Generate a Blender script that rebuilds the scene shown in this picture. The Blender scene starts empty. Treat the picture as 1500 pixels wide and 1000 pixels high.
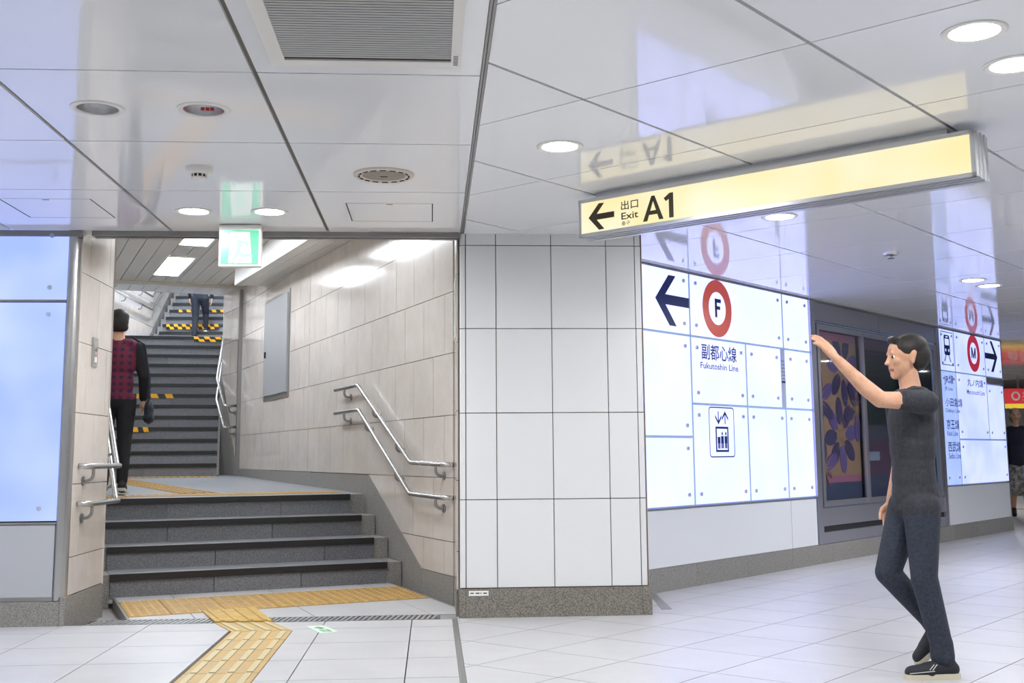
import bpy, bmesh, math, random
import numpy as np
from mathutils import Matrix, Vector
from mathutils.geometry import tessellate_polygon
random.seed(7)
sc = bpy.context.scene
COL = sc.collection
R = math.radians

# ------------------------------------------------------------------ camera, world, exposure
cam = bpy.data.objects.new('camera', bpy.data.cameras.new('camera'))
COL.objects.link(cam)
PITCH, ROLL, YAW = R(7.96427), R(-0.45483), R(4.00869)
fw = Vector((math.sin(YAW)*math.cos(PITCH), math.cos(YAW)*math.cos(PITCH), math.sin(PITCH)))
rt = Vector((math.cos(YAW), -math.sin(YAW), 0)); up = rt.cross(fw)
r2 = math.cos(ROLL)*rt + math.sin(ROLL)*up; u2 = -math.sin(ROLL)*rt + math.cos(ROLL)*up
cam.matrix_world = Matrix(((r2.x, u2.x, -fw.x, 0), (r2.y, u2.y, -fw.y, 0), (r2.z, u2.z, -fw.z, 1.12), (0, 0, 0, 1)))
cam.data.sensor_width = 36; cam.data.lens = 1685.184/1500*36
cam.data.shift_y = -(500-429.73)/1500
cam.data.clip_start = 0.05; cam.data.clip_end = 200
sc.camera = cam
w = bpy.data.worlds.new('world'); sc.world = w; w.use_nodes = True
w.node_tree.nodes['Background'].inputs[0].default_value = (1, 1, 1, 1)
w.node_tree.nodes['Background'].inputs[1].default_value = 0.15
sc.view_settings.view_transform = 'Standard'; sc.view_settings.look = 'None'
sc.cycles.sample_clamp_indirect = 9.0; sc.cycles.sample_clamp_direct = 40.0
sc.view_settings.exposure = 0.07; sc.view_settings.gamma = 1.0; sc.view_settings.use_curve_mapping = False
DOWNLIGHT = 290.0; TROFFER = 31.0; FILL_UP = 130.0
PANEL_R = 1.0; PANEL_L = 1.0

# ------------------------------------------------------------------ materials
def srgb(r, g, b):
    f = lambda c: c/255/12.92 if c/255 <= .04045 else ((c/255+.055)/1.055)**2.4
    return (f(r), f(g), f(b), 1)
def mat(name, col, rough=.5, metal=0., vary=0., spec=.5, coat=0., emit=None, estr=0., noise=None, nscale=40., rnoise=0., bump=0., trans=0., alpha=1.):
    m = bpy.data.materials.new(name); m.use_nodes = True
    nt = m.node_tree; b = nt.nodes['Principled BSDF']
    b.inputs['Base Color'].default_value = col
    b.inputs['Roughness'].default_value = rough; b.inputs['Metallic'].default_value = metal
    b.inputs['Specular IOR Level'].default_value = spec; b.inputs['Coat Weight'].default_value = coat
    b.inputs['Coat Roughness'].default_value = .06
    b.inputs['Transmission Weight'].default_value = trans; b.inputs['Alpha'].default_value = alpha
    if emit: b.inputs['Emission Color'].default_value = emit; b.inputs['Emission Strength'].default_value = estr
    last = None
    if noise or rnoise or bump:
        tc = nt.nodes.new('ShaderNodeTexCoord'); n = nt.nodes.new('ShaderNodeTexNoise')
        n.inputs['Scale'].default_value = nscale; n.inputs['Detail'].default_value = 6; n.inputs['Roughness'].default_value = .7
        nt.links.new(tc.outputs['Object'], n.inputs['Vector'])
        if noise:
            r = nt.nodes.new('ShaderNodeValToRGB'); r.color_ramp.elements[0].color = noise[0]; r.color_ramp.elements[1].color = noise[1]
            r.color_ramp.elements[0].position = noise[2] if len(noise) > 2 else .38; r.color_ramp.elements[1].position = noise[3] if len(noise) > 3 else .62
            nt.links.new(n.outputs['Fac'], r.inputs['Fac']); last = r.outputs['Color']
        if rnoise:
            mr = nt.nodes.new('ShaderNodeMapRange'); mr.inputs['To Min'].default_value = rough-rnoise; mr.inputs['To Max'].default_value = rough+rnoise
            nt.links.new(n.outputs['Fac'], mr.inputs['Value']); nt.links.new(mr.outputs[0], b.inputs['Roughness'])
        if bump:
            bp = nt.nodes.new('ShaderNodeBump'); bp.inputs['Strength'].default_value = bump; bp.inputs['Distance'].default_value = .002
            nt.links.new(n.outputs['Fac'], bp.inputs['Height']); nt.links.new(bp.outputs[0], b.inputs['Normal'])
    if vary:
        oi = nt.nodes.new('ShaderNodeObjectInfo'); mr = nt.nodes.new('ShaderNodeMapRange')
        mr.inputs['To Min'].default_value = 1-vary; mr.inputs['To Max'].default_value = 1+vary
        nt.links.new(oi.outputs['Random'], mr.inputs['Value'])
        hs = nt.nodes.new('ShaderNodeHueSaturation'); hs.inputs['Color'].default_value = col
        if last: nt.links.new(last, hs.inputs['Color'])
        nt.links.new(mr.outputs[0], hs.inputs['Value']); last = hs.outputs['Color']
    if last: nt.links.new(last, b.inputs['Base Color'])
    return m
M = {}
M['ceil'] = mat('ceiling_white_enamel', srgb(238, 239, 240), .07, coat=.0, spec=.5, nscale=9, rnoise=.015, vary=.012)
M['ceil'].node_tree.nodes['Principled BSDF'].inputs['IOR'].default_value = 1.72
M['ceildark'] = mat('ceiling_joint_dark', srgb(112, 107, 100), .7)
M['beige'] = mat('beige_gloss_tile', srgb(208, 201, 192), .10, vary=.014, noise=(srgb(204, 196, 187), srgb(213, 206, 198)), nscale=3, spec=.55)
M['grout'] = mat('dark_grout', srgb(110, 96, 80), .9)
M['white_tile'] = mat('white_wall_panel', srgb(224, 225, 225), .38, vary=.008)
M['floor'] = mat('white_floor_tile', srgb(182, 182, 183), .34, vary=.012, noise=(srgb(178, 178, 179), srgb(186, 186, 187)), nscale=2.5, rnoise=.05)
M['floorjoint'] = mat('floor_joint', srgb(96, 90, 84), .8)
M['granite'] = mat('grey_granite', srgb(130, 126, 120), .5, noise=(srgb(100, 98, 94), srgb(164, 161, 156)), nscale=150, vary=.05)
M['granite_stain'] = mat('stained_granite', srgb(110, 104, 94), .55, noise=(srgb(84, 79, 70), srgb(152, 147, 138)), nscale=130, vary=.06)
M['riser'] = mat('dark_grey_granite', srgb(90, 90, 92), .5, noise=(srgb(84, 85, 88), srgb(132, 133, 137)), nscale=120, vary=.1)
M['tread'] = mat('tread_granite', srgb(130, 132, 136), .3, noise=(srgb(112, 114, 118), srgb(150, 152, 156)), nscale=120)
M['landing'] = mat('landing_grey_sheet', srgb(132, 136, 142), .35, noise=(srgb(126, 130, 136), srgb(140, 144, 150)), nscale=60)
M['black'] = mat('black_rubber', srgb(26, 25, 25), .45)
M['steel'] = mat('brushed_steel', srgb(196, 196, 196), .26, metal=1., nscale=60, rnoise=.04)
M['steel_dark'] = mat('dull_steel', srgb(150, 148, 146), .38, metal=.7)
M['alu'] = mat('anodised_aluminium', srgb(205, 206, 208), .3, metal=.85)
M['yellow'] = mat('yellow_tactile', srgb(160, 124, 56), .5, noise=(srgb(144, 112, 54), srgb(172, 134, 62)), nscale=14, vary=.06)
M['yellow_worn'] = mat('worn_tactile', srgb(180, 156, 96), .55, noise=(srgb(156, 144, 108), srgb(188, 146, 62)), nscale=11, vary=.05)
M['stud'] = mat('stud_painted_glint', srgb(204, 166, 92), .3)  # lighter than the tiles: the glint on the studs is painted in
M['bar'] = mat('worn_bar', srgb(182, 168, 124), .5)
M['yellow_plate'] = mat('yellow_plate', srgb(182, 146, 52), .5, noise=(srgb(166, 132, 50), srgb(192, 156, 64)), nscale=12)
M['tape_y'] = mat('tape_yellow', srgb(238, 172, 20), .5)
M['fixture'] = mat('white_fixture', srgb(228, 226, 220), .4)
M['fixture2'] = mat('cream_fixture', srgb(214, 204, 190), .45)
M['mirror'] = mat('reflector_aluminium', srgb(238, 238, 238), .12, metal=.82)
M['mesh'] = mat('speaker_mesh', srgb(150, 140, 128), .6, noise=(srgb(120, 112, 102), srgb(170, 160, 148)), nscale=300)
M['dark'] = mat('dark_void', srgb(34, 32, 31), .8)
M['louver'] = mat('grille_louver', srgb(206, 206, 203), .5)
M['red'] = mat('red_print', srgb(196, 40, 40), .5)
M['lampd'] = mat('lamp_diffuser', (1, 1, 1, 1), .5, emit=(.985, .985, .995, 1), estr=DOWNLIGHT)
M['troffer'] = mat('troffer_diffuser', (1, 1, 1, 1), .5, emit=(.91, .97, 1.06, 1), estr=TROFFER)
M['upfill'] = mat('added_upper_light', (1, 1, 1, 1), .5, emit=(.80, .93, 1.12, 1), estr=FILL_UP)
M['trofside'] = mat('white_soffit', srgb(228, 228, 226), .35)
M['slat'] = mat('cream_ceiling_slat', srgb(208, 204, 194), .22, vary=.01)
M['paper'] = mat('paper', srgb(232, 232, 230), .7)
M['greybox'] = mat('grey_steel_door', srgb(176, 179, 182), .35, metal=.3)
M['navy'] = mat('navy_print', srgb(26, 46, 104), .4, spec=.3)
M['bolt'] = mat('panel_bolt', srgb(176, 186, 206), .35, metal=.2)
M['panelframe'] = mat('panel_joint_glow', srgb(140, 162, 196), .4, emit=(.25, .36, .56, 1), estr=.35)  # slight glow painted in for panel light on joints and backing
M['lowgrey'] = mat('grey_low_panel', srgb(176, 179, 184), .3)
M['lowpanel'] = mat('white_low_panel', srgb(222, 225, 228), .16)
M['case'] = mat('case_steel', srgb(186, 186, 196), .3, metal=.85)
M['casedark'] = mat('case_shadow_gap', srgb(30, 30, 36), .6)
M['label'] = mat('white_label', srgb(236, 236, 232), .6)
def emitmat(name, col, s, col2=None, dots=False, rough=.28):
    m = mat(name, srgb(40, 42, 46), rough, emit=col, estr=s, spec=.5)
    nt = m.node_tree; b = nt.nodes['Principled BSDF']
    tc = nt.nodes.new('ShaderNodeTexCoord')
    if col2:
        n = nt.nodes.new('ShaderNodeTexNoise'); n.inputs['Scale'].default_value = 2.2; n.inputs['Detail'].default_value = 1
        nt.links.new(tc.outputs['Object'], n.inputs['Vector'])
        r = nt.nodes.new('ShaderNodeValToRGB'); r.color_ramp.elements[0].position = .35; r.color_ramp.elements[1].position = .65
        r.color_ramp.elements[0].color = col; r.color_ramp.elements[1].color = col2
        nt.links.new(n.outputs['Fac'], r.inputs['Fac']); out = r.outputs['Color']
        if dots:   # lattice of small LED points showing through the panel
            sx = nt.nodes.new('ShaderNodeSeparateXYZ'); nt.links.new(tc.outputs['Object'], sx.inputs[0])
            ds = []
            for ax, p, off in (('X', .102, .03), ('Z', .0995, .05)):
                a = nt.nodes.new('ShaderNodeMath'); a.operation = 'ADD'; a.inputs[1].default_value = off+10*p
                nt.links.new(sx.outputs[ax], a.inputs[0])
                d = nt.nodes.new('ShaderNodeMath'); d.operation = 'MODULO'; d.inputs[1].default_value = p
                nt.links.new(a.outputs[0], d.inputs[0])
                e = nt.nodes.new('ShaderNodeMath'); e.operation = 'SUBTRACT'; e.inputs[1].default_value = p/2
                nt.links.new(d.outputs[0], e.inputs[0])
                q = nt.nodes.new('ShaderNodeMath'); q.operation = 'MULTIPLY'
                nt.links.new(e.outputs[0], q.inputs[0]); nt.links.new(e.outputs[0], q.inputs[1]); ds.append(q)
            a = nt.nodes.new('ShaderNodeMath'); a.operation = 'ADD'
            nt.links.new(ds[0].outputs[0], a.inputs[0]); nt.links.new(ds[1].outputs[0], a.inputs[1])
            l = nt.nodes.new('ShaderNodeMath'); l.operation = 'LESS_THAN'; l.inputs[1].default_value = .0045**2
            nt.links.new(a.outputs[0], l.inputs[0])
            mx = nt.nodes.new('ShaderNodeMix'); mx.data_type = 'RGBA'
            nt.links.new(l.outputs[0], mx.inputs['Factor']); nt.links.new(out, mx.inputs['A']); mx.inputs['B'].default_value = (.9, .95, 1.15, 1)
            out = mx.outputs['Result']
        nt.links.new(out, b.inputs['Emission Color'])
    return m
M['panelw'] = emitmat('white_backlit_panel', (.84, .93, 1.9, 1), PANEL_R, (.90, .97, 1.95, 1))
M['panelb'] = emitmat('blue_backlit_panel', (.38, .52, 1.25, 1), PANEL_L, (.50, .63, 1.35, 1), dots=True)
M['panelm'] = emitmat('pale_blue_backlit_panel', (.55, .66, 1.35, 1), PANEL_R, (.68, .77, 1.45, 1))
M['panelj'] = emitmat('blue_line_panel', (.36, .52, 1.15, 1), .95, (.46, .60, 1.2, 1))
M['signy'] = emitmat('yellow_backlit_sign', (1.0, .84, .42, 1), .97, (1.0, .92, .66, 1), rough=.4)
M['exitw'] = mat('exit_white', (.05, .05, .05, 1), .3, emit=(.86, 1, .95, 1), estr=.98)
M['exitg'] = mat('exit_green', (.02, .06, .04, 1), .3, emit=(.15, .80, .47, 1), estr=.85)
M['exitp'] = mat('exit_pale_green', (.03, .06, .04, 1), .3, emit=(.52, .93, .76, 1), estr=.95)
M['ringF'] = mat('brown_red_print', srgb(190, 74, 56), .3, emit=srgb(190, 74, 56), estr=.42)
M['ringM'] = mat('red_ring_print', srgb(205, 40, 66), .3, emit=srgb(205, 40, 66), estr=.42)
M['white_print'] = M['panelw']
M['signblack'] = mat('sign_black', srgb(52, 44, 24), .4)

# ------------------------------------------------------------------ mesh helpers
WM = {}
def I4(): return Matrix.Identity(4)
class MB:
    def __init__(s): s.v = []; s.f = []; s.m = []
    def add(s, vs, fs, mi=0):
        o = len(s.v); s.v += [tuple(v) for v in vs]
        for f in fs: s.f.append(tuple(o+i for i in f)); s.m.append(mi)
        return s
    def box(s, x0, x1, y0, y1, z0, z1, mi=0):
        return s.add([(x0, y0, z0), (x1, y0, z0), (x1, y1, z0), (x0, y1, z0), (x0, y0, z1), (x1, y0, z1), (x1, y1, z1), (x0, y1, z1)],
                     [(0, 3, 2, 1), (4, 5, 6, 7), (0, 1, 5, 4), (1, 2, 6, 5), (2, 3, 7, 6), (3, 0, 4, 7)], mi)
    def prism(s, poly, z0, z1, mi=0, mt=None):      # polygon in XY; z0, z1 numbers or functions of (x, y)
        f0 = z0 if callable(z0) else (lambda x, y: z0); f1 = z1 if callable(z1) else (lambda x, y: z1)
        n = len(poly)
        if sum(poly[i][0]*poly[(i+1) % n][1]-poly[(i+1) % n][0]*poly[i][1] for i in range(n)) < 0: poly = poly[::-1]
        vs = [(x, y, f0(x, y)) for x, y in poly]+[(x, y, f1(x, y)) for x, y in poly]
        s.add(vs, [tuple(range(n))[::-1]]+[(i, (i+1) % n, n+(i+1) % n, n+i) for i in range(n)], mi)
        s.f.append(tuple(len(s.v)-n+i for i in range(n))); s.m.append(mi if mt is None else mt)
        return s
    def plate(s, poly, y0, y1, mi=0):               # polygon in XZ, from y0 to y1
        n = len(poly)
        if sum(poly[i][0]*poly[(i+1) % n][1]-poly[(i+1) % n][0]*poly[i][1] for i in range(n)) < 0: poly = poly[::-1]
        a, b = min(y0, y1), max(y0, y1)
        return s.add([(x, a, z) for x, z in poly]+[(x, b, z) for x, z in poly],
                     [tuple(range(n)), tuple(range(n, 2*n))[::-1]]+[(i, n+i, n+(i+1) % n, (i+1) % n) for i in range(n)], mi)
    def rect(s, x0, x1, z0, z1, y0, y1, mi=0): return s.box(x0, x1, min(y0, y1), max(y0, y1), z0, z1, mi)
    def tube(s, path, r, seg=12, mi=0, cap=True):
        P = [Vector(p) for p in path]; rr = r if isinstance(r, (list, tuple)) else [r]*len(P)
        t0 = (P[1]-P[0]).normalized(); n = t0.orthogonal().normalized(); rings = []
        for i, p in enumerate(P):
            if i == 0: t = t0
            elif i == len(P)-1: t = (P[i]-P[i-1]).normalized()
            else: t = ((P[i]-P[i-1]).normalized()+(P[i+1]-P[i]).normalized()).normalized()
            n = (n-t*n.dot(t)).normalized(); b = t.cross(n); k = 1.
            if 0 < i < len(P)-1: k = 1/max(.5, (P[i]-P[i-1]).normalized().dot(t))
            rings.append([p+(n*math.cos(2*math.pi*j/seg)+b*math.sin(2*math.pi*j/seg))*rr[i]*(1 if k > 1.6 else k) for j in range(seg)])
        vs = [v for rg in rings for v in rg]
        fs = [(i*seg+j, i*seg+(j+1) % seg, (i+1)*seg+(j+1) % seg, (i+1)*seg+j) for i in range(len(P)-1) for j in range(seg)]
        if cap: fs += [tuple(range(seg))[::-1], tuple((len(P)-1)*seg+j for j in range(seg))]
        return s.add(vs, fs, mi)
    def lathe(s, prof, c=(0, 0, 0), seg=32, mi=0, flip=False):   # prof (r, z), about the vertical through c
        vs = [(c[0]+r*math.cos(2*math.pi*j/seg), c[1]+r*math.sin(2*math.pi*j/seg), c[2]+z) for r, z in prof for j in range(seg)]
        fs = [(i*seg+j, i*seg+(j+1) % seg, (i+1)*seg+(j+1) % seg, (i+1)*seg+j) for i in range(len(prof)-1) for j in range(seg)]
        return s.add(vs, [f[::-1] for f in fs] if flip else fs, mi)
    def disc(s, c, r, seg=32, mi=0, flip=False):
        vs = [(c[0]+r*math.cos(2*math.pi*j/seg), c[1]+r*math.sin(2*math.pi*j/seg), c[2]) for j in range(seg)]
        return s.add(vs, [tuple(range(seg))[::-1] if flip else tuple(range(seg))], mi)
    def ball(s, c, r, seg=12, rings=8, mi=0):
        rx, ry, rz = r if isinstance(r, (tuple, list)) else (r, r, r)
        vs = [(c[0], c[1], c[2]-rz)]+[(c[0]+rx*math.cos(2*math.pi*j/seg)*math.sin(math.pi*i/rings), c[1]+ry*math.sin(2*math.pi*j/seg)*math.sin(math.pi*i/rings), c[2]-rz*math.cos(math.pi*i/rings)) for i in range(1, rings) for j in range(seg)]+[(c[0], c[1], c[2]+rz)]
        fs = [(0, 1+(j+1) % seg, 1+j) for j in range(seg)]
        fs += [(1+i*seg+j, 1+i*seg+(j+1) % seg, 1+(i+1)*seg+(j+1) % seg, 1+(i+1)*seg+j) for i in range(rings-2) for j in range(seg)]
        n = len(vs)-1; fs += [(n, 1+(rings-2)*seg+j, 1+(rings-2)*seg+(j+1) % seg) for j in range(seg)]
        return s.add(vs, fs, mi)
    def data(s, name, mats, T=None, smooth=False):
        me = bpy.data.meshes.new(name)
        vs = [tuple(T @ Vector(v)) for v in s.v] if T is not None else s.v
        me.from_pydata(vs, [], s.f)
        for m in (mats if isinstance(mats, (list, tuple)) else [mats]): me.materials.append(m)
        me.polygons.foreach_set('material_index', s.m)
        if smooth: me.polygons.foreach_set('use_smooth', [True]*len(s.f))
        me.update()
        return me
    def obj(s, name, mats, parent=None, T=None, smooth=False):
        return place(name, s.data(name, mats, T, smooth), parent)
def place(name, me, parent=None, T=None):
    o = bpy.data.objects.new(name, me); COL.objects.link(o)
    T = T if T is not None else I4()
    if parent is not None:
        o.parent = parent; o.matrix_parent_inverse = WM[parent.name].inverted()
    o.matrix_basis = T; WM[o.name] = T.copy()
    return o
def thing(name, label, cat, loc, group=None):
    o = bpy.data.objects.new(name, None); COL.objects.link(o); o.location = loc; o.empty_display_size = .2
    WM[o.name] = Matrix.Translation(Vector(loc)); o['label'] = label; o['category'] = cat
    if group: o['group'] = group
    return o
def tag(o, label, cat, group=None):
    o['label'] = label; o['category'] = cat
    if group: o['group'] = group
    return o
def struct(o): o['kind'] = 'structure'; return o
def empty_struct(name, loc=(0, 0, 0)):
    o = bpy.data.objects.new(name, None); COL.objects.link(o); o.location = loc; WM[o.name] = Matrix.Translation(Vector(loc)); o['kind'] = 'structure'; return o
def clip(poly, *hp):                                 # half planes (a, b, c): a x + b y + c >= 0
    for a, b, c in hp:
        out = []
        for i, p in enumerate(poly):
            q = poly[(i+1) % len(poly)]; dp = a*p[0]+b*p[1]+c; dq = a*q[0]+b*q[1]+c
            if dp >= 0: out.append(p)
            if (dp >= 0) != (dq >= 0):
                t = dp/(dp-dq); out.append((p[0]+t*(q[0]-p[0]), p[1]+t*(q[1]-p[1])))
        poly = out
        if len(poly) < 3: return None
    ar = abs(sum(poly[i][0]*poly[(i+1) % len(poly)][1]-poly[(i+1) % len(poly)][0]*poly[i][1] for i in range(len(poly))))/2
    return poly if ar > 1e-4 else None
def rectp(x0, x1, z0, z1): return [(x0, z0), (x1, z0), (x1, z1), (x0, z1)]
def text(body, name, M4, m, parent, w=None, h=None, bold=0., depth=.0012, space=1.):
    c = bpy.data.curves.new(name, 'FONT'); c.body = body; c.size = 1; c.offset = bold; c.resolution_u = 3; c.space_character = space
    o = bpy.data.objects.new(name, c); COL.objects.link(o)
    dg = bpy.context.evaluated_depsgraph_get()
    me = bpy.data.meshes.new_from_object(o.evaluated_get(dg), depsgraph=dg)
    bpy.data.objects.remove(o); bpy.data.curves.remove(c)
    n = len(me.vertices); a = np.empty(n*3); me.vertices.foreach_get('co', a); a = a.reshape(-1, 3)
    lo, hi = a.min(0), a.max(0); a -= lo
    sx = (w/(hi[0]-lo[0])) if w else None; sy = (h/(hi[1]-lo[1])) if h else None
    sx = sx or sy; sy = sy or sx
    a[:, 0] *= sx; a[:, 1] *= sy; a[:, 2] = 0
    b = np.c_[a, np.ones(n)] @ np.array(M4).T
    me.vertices.foreach_set('co', b[:, :3].ravel()); me.materials.clear(); me.materials.append(m); me.update(); me.name = name
    return place(name, me, parent)
def frame(o, x, y, z): return Matrix(((x[0], y[0], z[0], o[0]), (x[1], y[1], z[1], o[1]), (x[2], y[2], z[2], o[2]), (0, 0, 0, 1)))

# frames: S runs along the stair wall (x = along, y = out into the stair, z = up); Q along the sign wall (x = along, y = into the wall)
AS, AR = R(-19.7327), R(43.8964)
sd = Vector((math.sin(AS), math.cos(AS), 0)); sl = Vector((-math.cos(AS), math.sin(AS), 0)); W0 = Vector((.168, 9.168, 0)); ZU = Vector((0, 0, 1))
MS = frame(W0, sd, sl, ZU)
rd = Vector((math.sin(AR), math.cos(AR), 0)); ql = Vector((-math.cos(AR), math.sin(AR), 0))
MQ = frame((0, 0, 0), rd, ql, ZU)
def RL(r, l): v = rd*r+ql*l; return (v.x, v.y)
def SP(s, d, z=0): v = W0+sd*s+sl*d; return Vector((v.x, v.y, z))
HC = 2.71                                            # concourse ceiling
LW = 5.26                                            # sign wall plane (l)
XS = .159                                            # joint strip between the two grids
# ------------------------------------------------------------------ FLOOR
def zf(x, y):                                        # the vestibule floor rises slightly to the first step
    yr = 10.30+(x+.323)*.3587
    return .025*max(0, min(1.1, (y-8.43)/(yr-8.43)))
fl = MB().prism([(-9, -6), (30, -6), (30, 32), (8.3, 32), (.2, 9.2), (.2, 8.6), (-2.45, 8.6), (-9, 8.6)], -.12, -.05).obj('floor', M['floorjoint']); struct(fl)
# plain outskirts of the same floor beyond the tiles one can tell apart
big = MB()
big.prism([(-9, -6), (.15, -6), (.15, 3.14), (-9, 3.14)], -.05, 0)
big.prism([(-9, 3.14), (-4.85, 3.14), (-4.85, 8.165), (-9, 8.165)], -.05, 0)
big.prism([(.17, -6), (30, -6), RL(20, -9), RL(3.0, -1.05), RL(3.0, 2.0), (.17, 2.05)], -.05, 0)
big.prism([RL(15.24, -1.05), RL(15.24, LW), RL(17.42, LW), RL(17.42, 9), (1.0+8, 32), (30, 32), (30, -6), RL(20, -9), RL(3.0, -1.05)], -.05, -.0005)
big.obj('outer_floor', M['floor'], fl)
g = .0034
for i in range(-4, 5):
    for j in range(9):
        x0 = -2.487+.588*i; y1 = 8.42-.588*j+.02; y1 = 7.84+.585-.585*j; p = rectp(x0+g, x0+.588-g, y1-.585+g, y1-g)
        p = clip(p, (-1, 0, XS-.018), (0, -1, 8.175))
        slant = lambda x, sg: (-.415*sg, -.182*sg, sg*(.415*x+.182*7.766))
        if p and i == 1: p = clip(p, (-1, 0, -1.292), slant(-1.292, 1))
        if p and i == 2:
            for q in (clip(p, (0, 1, -7.768), slant(-.898, -1)), clip(p, (0, -1, 7.768), (1, 0, .898))):
                if q: MB().prism(q, -.05, 0).obj('floor_tile', M['floor'], fl)
        elif p: MB().prism(p, -.05, 0).obj('floor_tile', M['floor'], fl)
for i in range(0, 21):
    for j in range(-1, 12):
        r0 = 5.36+.583*(i-4); l1 = 4.27+.56*(2-j); p = [RL(r0+g, l1-.56+g), RL(r0+.583-g, l1-.56+g), RL(r0+.583-g, l1-g), RL(r0+g, l1-g)]
        p = clip(p, (1, 0, -XS-.018), (ql.x*-1, ql.y*-1, LW-.005 if r0 > 7.3 else LW+1))
        if p: MB().prism(p, -.05, 0).obj('floor_tile', M['floor'], fl)
st = MB().box(XS-.016, XS+.016, 2.0, 8.2, -.05, -.004); st.box(XS-.004, XS+.004, 2.0, 8.2, -.004, .001)
struct(st.obj('trim_1', M['steel_dark']))
# vestibule floor
vf = empty_struct('floor_vestibule')
sl_x, sl_y = sl.x, sl.y
def Sv(s, d): v = SP(s, d); return (v.x, v.y)
MB().prism([Sv(-1.0, -.05), Sv(1.6, -.05), Sv(1.6, 2.6), Sv(.2, 2.6), (-2.45, 8.17), (.2, 8.17)], -.14, -.06).obj('channel_bed', M['granite'], vf)
edgeL = (math.cos(AS), -math.sin(AS), 0)
half_right = (sl.x, sl.y, -(sl.dot(W0)+.13)); half_left = (-sl.x, -sl.y, sl.dot(W0)+2.385); half_near = (0, 1, -8.43)
half_gapR = (-1, 0, .02)
def vtile(s0, s1, d0, d1, mats, name='floor_tile', parent=vf, top=0., extra=(), clipx=True):
    p = [Sv(s0+g, d0+g), Sv(s1-g, d0+g), Sv(s1-g, d1-g), Sv(s0+g, d1-g)]
    p = clip(p, half_right, half_left, half_near, *extra)
    if not p: return None
    return MB().prism(p, lambda x, y: zf(x, y)-.06, lambda x, y: zf(x, y)+top).obj(name, mats, parent)
for k in range(-1, 5):
    vtile(.985, 1.27, .1+.39*2*k+.3, .1+.39*2*(k+1)+.3, M['floor'])
    for s0, s1 in ((-.5, .175), (-1.15, -.5)):
        vtile(s0, s1, .1+.39*2*k+.3, .1+.39*2*(k+1)+.3, M['floor'])
# channel edging strips
e = MB()
for d in (.115, 2.385): e.prism([Sv(-.62 if d < 1 else .05, d), Sv(1.24, d), Sv(1.24, d+.018), Sv(-.62 if d < 1 else .05, d+.018)], -.06, lambda x, y: zf(x, y)+.001)
e.obj('edging_strip', M['steel_dark'], vf)
# dotted warning tiles in front of the first step
dotpath = thing('tactile_warning_strip', 'yellow studded tactile strip in front of the lowest stair step', 'tactile paving', (-1.2, 9.2, 0))
def studs(mb, s0, s1, d0, d1, zfun, top, n=5):
    for i in range(n):
        for j in range(n):
            v = SP(s0+(s1-s0)*(i+.5)/n, d0+(d1-d0)*(j+.5)/n); z = zfun(v.x, v.y)+top
            seg = 8
            vs = [(v.x+r*math.cos(2*math.pi*k/seg), v.y+r*math.sin(2*math.pi*k/seg), z+h) for r, h in ((.016, 0), (.011, .006)) for k in range(seg)]
            mb.add(vs, [(k, (k+1) % seg, seg+(k+1) % seg, seg+k) for k in range(seg)]+[tuple(range(seg, 2*seg))], 1)
for k in range(6):
    for a in range(2):
        s0 = .18+.4*a; d0 = .155+.392*k-.03; d1 = min(d0+.392, 2.385)
        p = clip([Sv(s0+g, d0+g), Sv(s0+.4-g, d0+g), Sv(s0+.4-g, d1-g), Sv(s0+g, d1-g)], half_right, half_left)
        mb = MB().prism(p, lambda x, y: zf(x, y)-.06, lambda x, y: zf(x, y)+.002)
        studs(mb, s0, s0+.4, d0, d1, zf, .002, 5)
        mb.obj('warning_tile', [M['yellow'], M['stud']], dotpath)
# drain grating across the opening
gr = thing('drain_grate', 'long narrow steel drain grating across the foot of the stair opening', 'drain grate', (-1.1, 8.3, 0))
gm = MB().box(-2.36, .04, 8.185, 8.20, -.04, .001); gm.box(-2.36, .04, 8.405, 8.42, -.04, .001); gm.box(-2.36, .04, 8.2, 8.405, -.05, -.03, 1)
gm.obj('grate_frame', [M['steel_dark'], M['dark']], gr)
gb = MB()
for i in range(64):
    x = -2.34+.037*i
    gb.prism([(x, 8.2), (x+.022, 8.2), (x+.052, 8.405), (x+.03, 8.405)], -.03, 0)
b = gb.obj('grate_bar', M['alu'], gr); b['kind'] = 'stuff'
MB().box(.06, .25, 8.185, 8.42, -.05, -.002).obj('cover_plate', M['alu'], gr)
# guiding path
gp = thing('tactile_guide_path', 'yellow ribbed tactile guiding path bending toward the stair', 'tactile paving', (-1.1, 7, 0))
def slab4(mb, A, B, C, D, z0, z1, mi=0): mb.prism([A, B, C, D], z0, z1, mi)
def guide(A, B, C, D, z, m, nb=4, bm='bar'):         # A-B near edge left-right, D-C far edge left-right
    mb = MB(); mb.prism([A, B, C, D], -.05, z)
    lerp = lambda p, q, t: (p[0]+(q[0]-p[0])*t, p[1]+(q[1]-p[1])*t)
    for k in range(nb):
        t0 = (k+.5)/nb-.045; t1 = t0+.09
        P = [lerp(lerp(A, B, t0), lerp(D, C, t0), u) for u in (.03, .97)]; Q = [lerp(lerp(A, B, t1), lerp(D, C, t1), u) for u in (.03, .97)]
        mb.prism([P[0], Q[0], Q[1], P[1]], z, z+.005, 1)
    mb.obj('guide_tile', [m, M[bm]], gp)
ys = [7.765, 7.40, 7.035, 6.67, 6.305, 5.94, 5.575, 5.21, 4.845, 4.48, 4.115, 3.75, 3.385]
for a, b in zip(ys[1:], ys[:-1]): guide((-1.288, a+g), (-.902, a+g), (-.902, b-g), (-1.288, b-g), .002, M['yellow_worn'])
guide((-1.288, 7.768), (-.902, 7.768), (-1.085, 8.18), (-1.47, 8.18), .002, M['yellow_worn'])
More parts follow.
